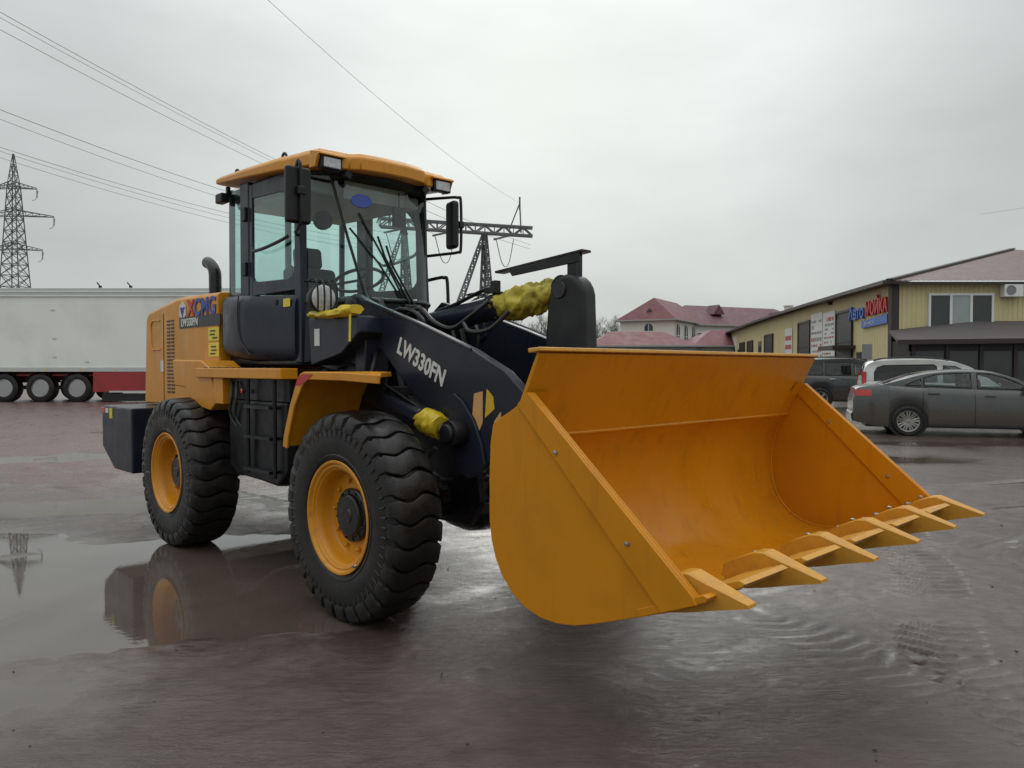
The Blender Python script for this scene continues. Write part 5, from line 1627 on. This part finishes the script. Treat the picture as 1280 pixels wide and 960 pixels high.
obj("post", MB().tube([(0, .03, 0), (0, .03, 2.2)], .03, 8), "galvanised", sb)

# ------------------------------------------------------------------ red-roofed houses behind
def hip_house(name, label, c, e1, l1, e2, l2, ze, zr, wallm, roofm, over=.5, inset=None, group=None, wins=()):
    c = Vector((*c, 0)); e1 = Vector((*e1, 0)).normalized(); e2 = Vector((*e2, 0)).normalized()
    h = thing(name, label, "house", c, 0, group)
    q = [Vector((0, 0, 0)), e1 * l1, e1 * l1 + e2 * l2, e2 * l2]
    m = MB().add(q + [p + Vector((0, 0, ze)) for p in q], [(0, 1, 5, 4), (1, 2, 6, 5), (2, 3, 7, 6), (3, 0, 4, 7)])
    obj("wall", m, wallm, h)
    o = [-e1 * over - e2 * over, e1 * (l1 + over) - e2 * over, e1 * (l1 + over) + e2 * (l2 + over), -e1 * over + e2 * (l2 + over)]
    o = [p + Vector((0, 0, ze)) for p in o]
    if l1 >= l2:
        i = inset if inset is not None else l2 / 2
        r0, r1 = e1 * i + e2 * l2 / 2, e1 * (l1 - i) + e2 * l2 / 2
        F = [(0, 1, 5, 4), (1, 2, 5), (2, 3, 4, 5), (3, 0, 4)]
    else:
        i = inset if inset is not None else l1 / 2
        r0, r1 = e1 * l1 / 2 + e2 * i, e1 * l1 / 2 + e2 * (l2 - i)
        F = [(0, 1, 4), (1, 2, 5, 4), (2, 3, 5), (3, 0, 4, 5)]
    up_ = Vector((0, 0, zr))
    rf = obj("roof", MB().add(o + [r0 + up_, r1 + up_], F + [(3, 2, 1, 0)]), roofm, h, smooth=False)
    m = MB()
    for a, b in zip(o, o[1:] + o[:1]): m.bar(a, b, .10, .15)
    obj("eaves_board", m, "grey_block", rf)
    # profiled sheet ribs on the nearest slope
    for (which, s, z, w, hh, arch, mat) in wins:
        a, d, n = (Vector((0, 0, 0)), e1, Vector((e1.y, -e1.x, 0))) if which == 1 else (Vector((0, 0, 0)), e2, Vector((-e2.y, e2.x, 0)))
        if n.dot(-(e2 if which == 1 else e1)) < 0: n = -n
        def P(x, zz, of): return a + d * (s + x) + n * of + Vector((0, 0, zz))
        out = [(-w / 2, z), (w / 2, z), (w / 2, z + hh)] + ([(w / 2 * cos(t), z + hh + w / 2 * sin(t)) for t in [pi * k / 8 for k in range(1, 8)]] if arch else []) + [(-w / 2, z + hh)]
        f = obj("window", poly_plate([P(x * 1.25, zz + (.08 if zz > z else -.1), .01) for x, zz in out], .06, n), "white_pvc", h)
        obj("pane", poly_plate([P(x, zz, .072) for x, zz in out], .02, n), mat, f)
        obj("glazing_bar", MB().bar(P(0, z, .095), P(0, z + hh + (w / 2 if arch else 0), .095), .07).bar(P(-w / 2, z + hh * .6, .095), P(w / 2, z + hh * .6, .095), .07), "white_pvc", f)
    return h
h1 = hip_house("town_house", "beige two-storey house with pointed red roof and arched windows", (17.8, 85), (-5.4, 3.0), 6.2, (6.9, 12.4), 14, 6.75, 9.5, "cream_render", "red_tile_roof", .5, 2.6,
               wins=[(1, 2.8, 4.9, 1.0, 1.0, True, "pane_dark")] + [(2, 1.6 + k * 3.1, 4.0, 1.3, 1.7, True, "pane_dark") for k in range(4)] + [(2, 1.6 + k * 3.1, 1.6, 1.3, 1.3, True, "pane_dark") for k in range(4)])
m = MB().prism([(-.9, 0), (.9, 0), (0, 1.1)], -.2, 1.6)
dm = obj("dormer", m, "plum_roof", h1, loc=(-2.2, 2.1, 7.1), rot=(0, 0, radians(-29)))
obj("dormer_window", MB().lathe([(0.34, 0), (0.34, -.03), (0, -.03)], (0, -.21, .42), 'y', 16), "pane_dark", dm)
h2 = hip_house("town_house", "long rear house wing with plum coloured roof and gable peaks", (21.6, 92.5), (16, 7.6), 21, (-5, 10), 10, 6.6, 9.4, "cream_render", "plum_roof", .5, 3.0,
               wins=[(1, 1.5 + k * 2.6, 4.4, 1.2, 1.2, False, "pane_dark") for k in range(7)])
for x, y, z in ((4.0, 4.6, 8.7), (13.0, 8.6, 8.1)):
    obj("gable_peak", MB().prism([(-.9, -.6), (.9, -.6), (0, .62)], -.8, 1.2), "plum_roof", h2, loc=(x, y, z), rot=(0, 0, radians(25)))
obj("chimney", MB().span((13.2, 5.2, 6.6), (14.0, 6.0, 9.2)).span((13.1, 5.1, 9.2), (14.1, 6.1, 9.35)), "cream_render", h2)
hip_house("low_house", "low grey building with broad red hipped roof before the beige house", (7.6, 75), (1, 0.0), 10.4, (0, 1), 8, 3.55, 5.15, "grey_block", "red_tile_roof", .4, 2.6,
          wins=[(1, 1.8 + k * 3.2, 1.5, 1.3, 1.2, False, "pane_dark") for k in range(3)])
hip_house("low_house", "small annex with red hipped roof beside the warehouse end", (18.3, 77), (1, 0.12), 8.5, (-.12, 1), 7, 3.6, 5.4, "grey_block", "red_tile_roof", .4, 3.0,
          wins=[(1, 1.6 + k * 2.6, 1.6, 1.0, 1.1, False, "pane_dark") for k in range(3)])
hip_house("shed", "small pale hip-roofed shed glimpsed under the lift arms", (-4.0, 62), (1, .2), 4.4, (-.2, 1), 4, 2.3, 3.4, "cream_render", "beige_render", .3, 1.9)
hip_house("shed", "dark roofed shed behind the bell crank of the loader", (4.2, 90), (1, 0), 4.4, (0, 1), 5, 3.2, 4.8, "grey_block", "plum_roof", .3)

# ------------------------------------------------------------------ bare trees
def bare_tree(seed, H):
    r = random.Random(seed)
    tm, bm_ = MB(), MB()
    trunk = [Vector((0, 0, 0))]
    for k in range(1, 9):
        trunk.append(Vector((r.uniform(-.02, .02) * H * .6, r.uniform(-.02, .02) * H * .6, H * .88 * k / 8)))
    tm.tube(trunk, [H * .017 * (1 - .86 * k / 8) + .012 for k in range(9)], 7)
    def limb(p, d, L, rad, lev):
        n = 4
        pts = [p]
        for k in range(n):
            d = (d + Vector((r.uniform(-.22, .22), r.uniform(-.22, .22), r.uniform(-.02, .22)))).normalized()
            pts.append(pts[-1] + d * L / n)
        (tm if lev == 0 else bm_).tube(pts, [rad * (1 - .75 * k / n) for k in range(n + 1)], 4 if lev else 5, cap=False)
        if lev < 3:
            for k in range((6, 6, 5)[lev]):
                i = r.randint(1, n)
                ang = r.uniform(0, 2 * pi)
                side = Vector((cos(ang), sin(ang), r.uniform(.1, .8)))
                limb(pts[i], (d * .8 + side * .9).normalized(), L * r.uniform(.42, .62), rad * .5, lev + 1)
    for k in range(15):
        t = .25 + .72 * k / 14
        i = min(7, int(t / .88 * 8 * .88)); f = t * 8 - int(t * 8)
        p = trunk[min(8, int(t * 8))].lerp(trunk[min(8, int(t * 8) + 1)], f)
        a = k * 2.4 + r.uniform(-.4, .4)
        limb(p, Vector((cos(a), sin(a), .75)).normalized(), H * .30 * (1.1 - .65 * t), H * .006 * (1.2 - t) + .012, 0)
    return tm.mesh("trunk", ang=180), bm_.mesh("crown", ang=180, recalc=False)
kinds = [bare_tree(s, 1.0 * 10) for s in (1, 2, 3, 4)]
spots = [(10.4, 116, .88, "bare tree hidden low behind the bell crank's right side"), (12.3, 122, .86, "slim bare tree just right of the bell crank, behind its neighbour"),
         (15.2, 117, .88, "bare tree in the thick of the row left of the beige house"), (17.8, 117, .86, "slim bare tree beside the beige house wall"),
         (3.3, 119, .84, "slim bare tree behind the cloth wrap, in the rear row"), (5.0, 113, .88, "bare tree low behind the cloth wrap's right end"),
         (-1.2, 112, .78, "bare tree standing left of the bell crank, the leftmost"), (.6, 108, .92, "bare tree just left of the bell crank, second from left"),
         (2.4, 115, .80, "bare tree half hidden at the bell crank's left edge"), (4.2, 110, .95, "bare tree rising behind the yellow cloth wrap"),
         (5.8, 118, .85, "bare tree right behind the bell crank"), (11.6, 112, .80, "bare tree at the bell crank's right edge"),
         (13.0, 118, .92, "bare tree second right of the bell crank"), (14.5, 112, .82, "bare tree third right of the bell crank"),
         (16.0, 120, .95, "bare tree midway between bell crank and beige house"), (17.0, 113, .85, "bare tree near the left corner of the beige house"),
         (18.6, 121, .9, "bare tree touching the left roof edge of the beige house"), (-6.5, 114, .8, "bare tree seen through the gap below the tilt cylinder"),
         (-4.0, 120, .86, "slim bare tree behind the loader's far lift arm")]
for i, (x, y, s, lab) in enumerate(spots):
    t = thing("bare_tree", lab, "tree", (x, y, 0), i * 1.7, "bare trees along the far edge of the yard")
    t.scale = (s, s, s)
    tk, cr = kinds[i % 4]
    link("trunk", tk, "bark", t); link("crown", cr, "twig", t)

# ------------------------------------------------------------------ parked cars
def interp(P, x):
    if x <= P[0][0]: return P[0][1]
    for (a, b), (c, d) in zip(P[:-1], P[1:]):
        if x <= c:
            t = (x - a) / (c - a) if c > a else 0
            return b + (d - b) * t
    return P[-1][1]
def smoothP(P, n=6):
    Q = bez([(a, 0, b) for a, b in P], n)
    out = []
    for q in Q:
        if not out or q.x > out[-1][0] + 1e-4: out.append((q.x, q.z))
    return out
def inside(P, x, z):
    c = False
    for (x0, z0), (x1, z1) in zip(P, P[1:] + P[:1]):
        if (z0 > z) != (z1 > z) and x < (x1 - x0) * (z - z0) / (z1 - z0) + x0: c = not c
    return c
def car(name, label, S_, loc, rz, paint, glass, dark_glass=None):
    L, hw0, wr = S_["L"], S_["hw"], S_["wr"]
    top, roof_ = smoothP(S_["top"]), smoothP(S_["roof"])
    xr, xf = roof_[0][0], roof_[-1][0]
    t = thing(name, label, "car", loc, rz, None)
    def hw(x):
        e = min(x, L - x)
        return hw0 * (1 - 0.24 * max(0, 1 - e / 0.55) ** 2.2)
    def zb(x):
        z = S_["sill"] + (0.10 * max(0, 1 - min(x, L - x) / .5))
        for wx in S_["wheels"]:
            d = abs(x - wx)
            R = wr + .055
            if d < R: z = max(z, wr + sqrt(R * R - d * d))
        return z
    xs = sorted(set([round(v, 3) for v in list(np.linspace(0, L, 90))] + [round(wx + s * (wr + .055) * f, 3) for wx in S_["wheels"] for s in (-1, 1) for f in (1.0, .995, .97, .9)]))
    rings = []
    for x in xs:
        w, zt, b = hw(x), interp(top, x), zb(x)
        zt = max(zt, b + .06)
        r = []
        for f, g in ((.95, 0.0), (.985, .18), (1.0, .42), (.992, .62), (.965, .80), (.93, .93), (.885, 1.0)):
            r.append((x, -w * f, b + (zt - b) * g))
        r += [(x, -w * .6, zt + .018), (x, 0, zt + .028)]
        r += [(p[0], -p[1], p[2]) for p in r[:-1][::-1]]
        rings.append(r)
    m = MB().loft(rings, closed=False, cap=False)
    n = len(rings[0])
    m.add(rings[0], [tuple(range(n))]); m.add(rings[-1], [tuple(range(n))])
    body = obj("body", m, paint, t, ang=40)
    # greenhouse with open window holes
    def gy_(x, z):
        b, r_ = interp(top, x), interp(roof_, x)
        k = min(1, max(0, (z - b) / max(.46, .05)))
        return hw(x) * (.885 - .185 * k ** 1.25 * S_.get("tumble", 1))
    gx_ = list(np.linspace(xr, xf, 96))
    W_ = S_["windows"]
    m = MB()
    NZ = 14
    def gp(i, j, s):
        x = gx_[i]; b, r_ = interp(top, x) - .01, interp(roof_, x)
        z = b + (max(r_, b + .002) - .035 * min(1, (r_ - b) / .2) - b) * j / NZ
        return (x, s * gy_(x, z), z)
    for s in (-1, 1):
        for i in range(len(gx_) - 1):
            for j in range(NZ):
                q = [gp(i, j, s), gp(i + 1, j, s), gp(i + 1, j + 1, s), gp(i, j + 1, s)]
                cx, cz = sum(p[0] for p in q) / 4, sum(p[2] for p in q) / 4
                if any(inside(w, cx, cz) for w in W_): continue
                m.add(q, [(0, 1, 2, 3)])
    fs, rs_ = S_["screen"], S_["backlight"]
    for i in range(len(gx_) - 1):
        cx = (gx_[i] + gx_[i + 1]) / 2
        hole = fs[0] < cx < fs[1] or rs_[0] < cx < rs_[1]
        prev = None
        cols = [-1, -.84, -.5, 0, .5, .84, 1]
        def rp_(x, c):
            b, r_ = interp(top, x) - .01, max(interp(roof_, x), interp(top, x) - .008)
            ze = b + (max(r_, b + .002) - .035 * min(1, (r_ - b) / .2) - b)
            y = gy_(x, ze)
            return (x, y * c, ze + (r_ - ze) * (1 - abs(c) ** 3) + .012 * (1 - c * c))
        for a, b in zip(cols[:-1], cols[1:]):
            if hole and -.85 < (a + b) / 2 < .85: continue
            m.add([rp_(gx_[i], a), rp_(gx_[i + 1], a), rp_(gx_[i + 1], b), rp_(gx_[i], b)], [(0, 1, 2, 3)])
    bm2 = MB(); bm2.v, bm2.f = m.v, m.f
    gme_ = bm2.mesh("cabin")
    b_ = bmesh.new(); b_.from_mesh(gme_); bmesh.ops.remove_doubles(b_, verts=b_.verts, dist=.0008); bmesh.ops.recalc_face_normals(b_, faces=b_.faces); b_.to_mesh(gme_); b_.free()
    gme_.shade_smooth(); gme_.set_sharp_from_angle(angle=radians(40))
    cabn = link("cabin_shell", gme_, paint, t)
    for nm, (a, b) in (("windscreen", fs), ("rear_screen", rs_)):
        obj(nm, MB().grid(lambda x, c: tuple(Vector(rp_(x, c)) + Vector((0, 0, .003))), list(np.linspace(a - .01, b + .01, 12)), [k / 8 * .86 for k in range(-8, 9)]), glass, t, ang=80)
    for s in (-1, 1):
        for wi, w in enumerate(W_):
            pl = [(x, s * (gy_(x, z) + .002), z) for x, z in w]
            g_ = dark_glass if dark_glass and wi in S_.get("tinted", ()) else glass
            pn = obj("side_window", MB().add(pl, [tuple(range(len(pl)))]), g_, t)
            obj("window_trim", MB().tube([Vector(p) + Vector((0, s * .003, 0)) for p in pl + pl[:1]], .016, 6), "dark_trim", pn)
    # seams, handles, lights
    def bp_(x, z, o=.003):
        w, zt, b = hw(x), interp(top, x), zb(x)
        g = (z - b) / max(.01, zt - b)
        f = interp([(0, .95), (.18, .985), (.42, 1.0), (.62, .992), (.80, .965), (.93, .93), (1.0, .885)], g)
        return w * f + o
    for s in (-1, 1):
        for x in S_["seams"]:
            m = MB().tube([(x, s * bp_(x, z), z) for z in np.linspace(S_["sill"] + .05, interp(top, x) - .02, 8)], .006, 5)
            obj("door_seam", m, "dark_trim", body)
        for x in S_["handles"]:
            z = interp(top, x) - .12
            obj("door_handle", MB().box((x, s * (bp_(x, z) + .012), z), (.20, .03, .035)), paint if "suv" not in paint else "chrome", body, bevel=.008)
        m = MB().tube([(x, s * bp_(x, S_["sill"] + .04, .004), S_["sill"] + .04) for x in np.linspace(S_["wheels"][0] + wr + .08, S_["wheels"][1] - wr - .08, 10)], .03, 6)
        obj("sill_trim", m, "dark_trim", body)
        lz0, lz1, lx = S_["tail"]
        obj("tail_light", MB().grid(lambda x, z: (x, s * bp_(x, z, .006), z), list(np.linspace(.015, lx, 6)), list(np.linspace(lz0, lz1, 5))), "red_lens", body, ang=80)
        hz = S_["head"]
        obj("headlight", MB().grid(lambda x, z: (x, s * bp_(x, z, .006), z), list(np.linspace(L - .45, L - .06, 6)), list(np.linspace(hz[0], hz[1], 4))), "lamp_lens", body, ang=80)
        mx = S_["mirror"]
        zm = interp(top, mx) + .07
        obj("wing_mirror", MB().box((mx, s * (hw0 * .95 + .07), zm), (.14, .20, .13)), paint, t, bevel=.035, seg=3)
        for R_ in S_.get("rails", ()):
            obj("roof_rail", MB().tube([(x, s * hw0 * .62, interp(roof_, x) + (.045 if 0 < k < 6 else .0)) for k, x in enumerate(np.linspace(R_[0], R_[1], 7))], .016, 6), "dark_trim", t)
    obj("rear_bumper", MB().loft([[(x, c * hw(x) * .97, z) for c in (-1, -.5, 0, .5, 1)] for x, z in ((.10, S_["sill"] + .0), (-.02, S_["sill"] + .08), (-.035, S_["sill"] + .26), (.03, S_["sill"] + .33))], closed=False, cap=False), paint, body)
    # wheels
    rb = MB()
    rb.lathe([(wr * .66, -.085), (wr * .70, -.10), (wr * .69, -.105), (wr * .63, -.095), (wr * .60, -.04), (wr * .60, .08), (wr * .66, .09)], (0, 0, 0), 'y', 40, close=True)
    nsp = S_["spokes"]
    for k in range(nsp):
        for da in (-.13, .13):
            a = 2 * pi * k / nsp
            rb.bar((.05 * cos(a + da * 2), -.075, .05 * sin(a + da * 2)), (wr * .64 * cos(a + da), -.088, wr * .64 * sin(a + da)), .028, .03)
    rb.lathe([(.07, -.05), (.07, -.085), (.05, -.09), (0, -.09)], (0, 0, 0), 'y', 20)
    rm_ = rb.mesh("rim")
    ty_ = MB().lathe([(wr * .66, -.085), (wr * .72, -.105), (wr * .9, -.108), (wr * .985, -.085), (wr, -.04), (wr, .04), (wr * .985, .085), (wr * .9, .108), (wr * .66, .09)], (0, 0, 0), 'y', 48, close=True).mesh("tyre")
    bd_ = MB().lathe([(wr * .58, -.02), (wr * .58, -.03), (0, -.03)], (0, 0, 0), 'y', 24).mesh("brake_disc")
    for wx in S_["wheels"]:
        for s in (-1, 1):
            w = link("wheel", rm_, "alloy", t, (wx, s * (hw0 - .115), wr), (0, random.uniform(0, 3), 0 if s < 0 else pi))
            link("tyre", ty_, "rubber", w); link("brake_disc", bd_, "dark_trim", w)
    for wx in S_["wheels"]:
        for s in (-1, 1):
            obj("wheel_well", MB().lathe([(wr + .06, s * hw0 * .93), (wr + .06, s * hw0 * .55)], (wx, 0, wr), 'y', 28), "dark_trim", t)
    obj("floor_pan", MB().span((.25, -hw0 * .86, S_["sill"] - .01), (L - .25, hw0 * .86, S_["sill"] + .12)), "dark_trim", t)
    for sx in S_["seats"]:
        for s in (-1, 1):
            obj("car_seat", MB().box((sx, s * .36, .62), (.5, .5, .2)).box((sx - .28, s * .36, .92), (.14, .48, .62), ry=-.2).box((sx - .36, s * .36, 1.24), (.09, .24, .15), ry=-.2), "seat_fabric", t, bevel=.03)
    obj("dashboard", MB().box((S_["mirror"] + .22, 0, interp(top, S_["mirror"]) - .14), (.35, hw0 * 1.5, .24)), "dark_trim", t, bevel=.03)
    return t
SED = dict(L=4.85, hw=.91, wr=.325, sill=.20, wheels=(1.08, 3.88),
           top=[(0, .78), (.03, .96), (.12, 1.04), (.40, 1.085), (.75, 1.09), (1.4, 1.055), (2.4, 1.01), (3.5, .985), (3.9, .95), (4.4, .83), (4.72, .68), (4.85, .50)],
           roof=[(.52, 1.085), (.80, 1.19), (1.15, 1.31), (1.55, 1.395), (2.05, 1.435), (2.6, 1.415), (3.0, 1.315), (3.35, 1.17), (3.75, .985)],
           windows=[[(1.02, 1.105), (1.22, 1.195), (1.33, 1.24), (1.33, 1.095)], [(1.39, 1.09), (1.39, 1.262), (1.60, 1.325), (1.95, 1.36), (2.28, 1.362), (2.28, 1.055)], [(2.40, 1.05), (2.40, 1.36), (2.62, 1.35), (2.90, 1.275), (3.14, 1.165), (3.34, 1.03)]],
           screen=(2.78, 3.66), backlight=(.62, 1.42), seams=(1.36, 2.34, 3.38), handles=(1.58, 2.62), tail=(.86, 1.0, .36), head=(.60, .74), mirror=3.28, seats=(1.6, 2.75), spokes=9)
car("parked_sedan", "muddy dark grey sedan parked nearest, in front of the white minivan", SED, (7.80, 17.72, 0), radians(-19), "sedan_paint", "car_glass")
VAN = dict(L=4.5, hw=.90, wr=.31, sill=.20, wheels=(.85, 3.55), tumble=.62,
           top=[(0, .7), (.02, .98), (.06, 1.10), (.3, 1.12), (1.5, 1.10), (3.0, 1.06), (3.6, 1.0), (4.1, .88), (4.4, .72), (4.5, .5)],
           roof=[(.0, 1.02), (.03, 1.25), (.09, 1.50), (.20, 1.68), (.50, 1.765), (1.4, 1.80), (2.2, 1.765), (2.7, 1.66), (3.1, 1.46), (3.65, 1.02)],
           windows=[[(.36, 1.16), (.36, 1.40), (.44, 1.54), (.62, 1.60), (1.95, 1.62), (2.02, 1.57), (2.02, 1.13)], [(2.20, 1.12), (2.20, 1.60), (2.50, 1.57), (2.78, 1.44), (3.12, 1.12)]], tinted=(0,),
           screen=(2.62, 3.55), backlight=(.05, .16), seams=(1.05, 2.10, 3.12), handles=(1.3, 2.35), tail=(.80, 1.42, .14), head=(.62, .80), mirror=3.0, seats=(1.5, 2.5), rails=((.35, 2.35),), spokes=5)
van = car("parked_minivan", "white minivan with dark side glass and roof rails behind the sedan", VAN, (10.15, 22.5, 0), radians(-19), "white_car_paint", "car_glass", "dark_car_glass")
van.scale = (.94, .96, .96)
SUV = dict(L=4.8, hw=.94, wr=.37, sill=.28, wheels=(.95, 3.80), tumble=.7,
           top=[(0, .8), (.02, 1.0), (.08, 1.18), (.5, 1.20), (2.0, 1.17), (3.3, 1.14), (4.2, 1.05), (4.65, .9), (4.8, .6)],
           roof=[(.02, 1.10), (.10, 1.40), (.25, 1.70), (.5, 1.78), (1.6, 1.82), (2.3, 1.78), (2.8, 1.62), (3.5, 1.14)],
           windows=[[(.45, 1.24), (.52, 1.52), (.66, 1.62), (1.05, 1.65), (1.05, 1.22)], [(1.15, 1.22), (1.15, 1.66), (2.0, 1.66), (2.0, 1.20)], [(2.12, 1.20), (2.12, 1.65), (2.50, 1.58), (3.0, 1.20)]], tinted=(0, 1),
           screen=(2.62, 3.4), backlight=(.07, .2), seams=(1.1, 2.06, 3.1), handles=(1.35, 2.3), tail=(.95, 1.2, .18), head=(.8, .95), mirror=2.95, seats=(1.5, 2.4), rails=((.5, 2.2),), spokes=6)
car("parked_suv", "dark grey off-road car half hidden between bucket and white minivan", SUV, (10.15, 28.3, 0), radians(-10), "suv_paint", "car_glass", "dark_car_glass")
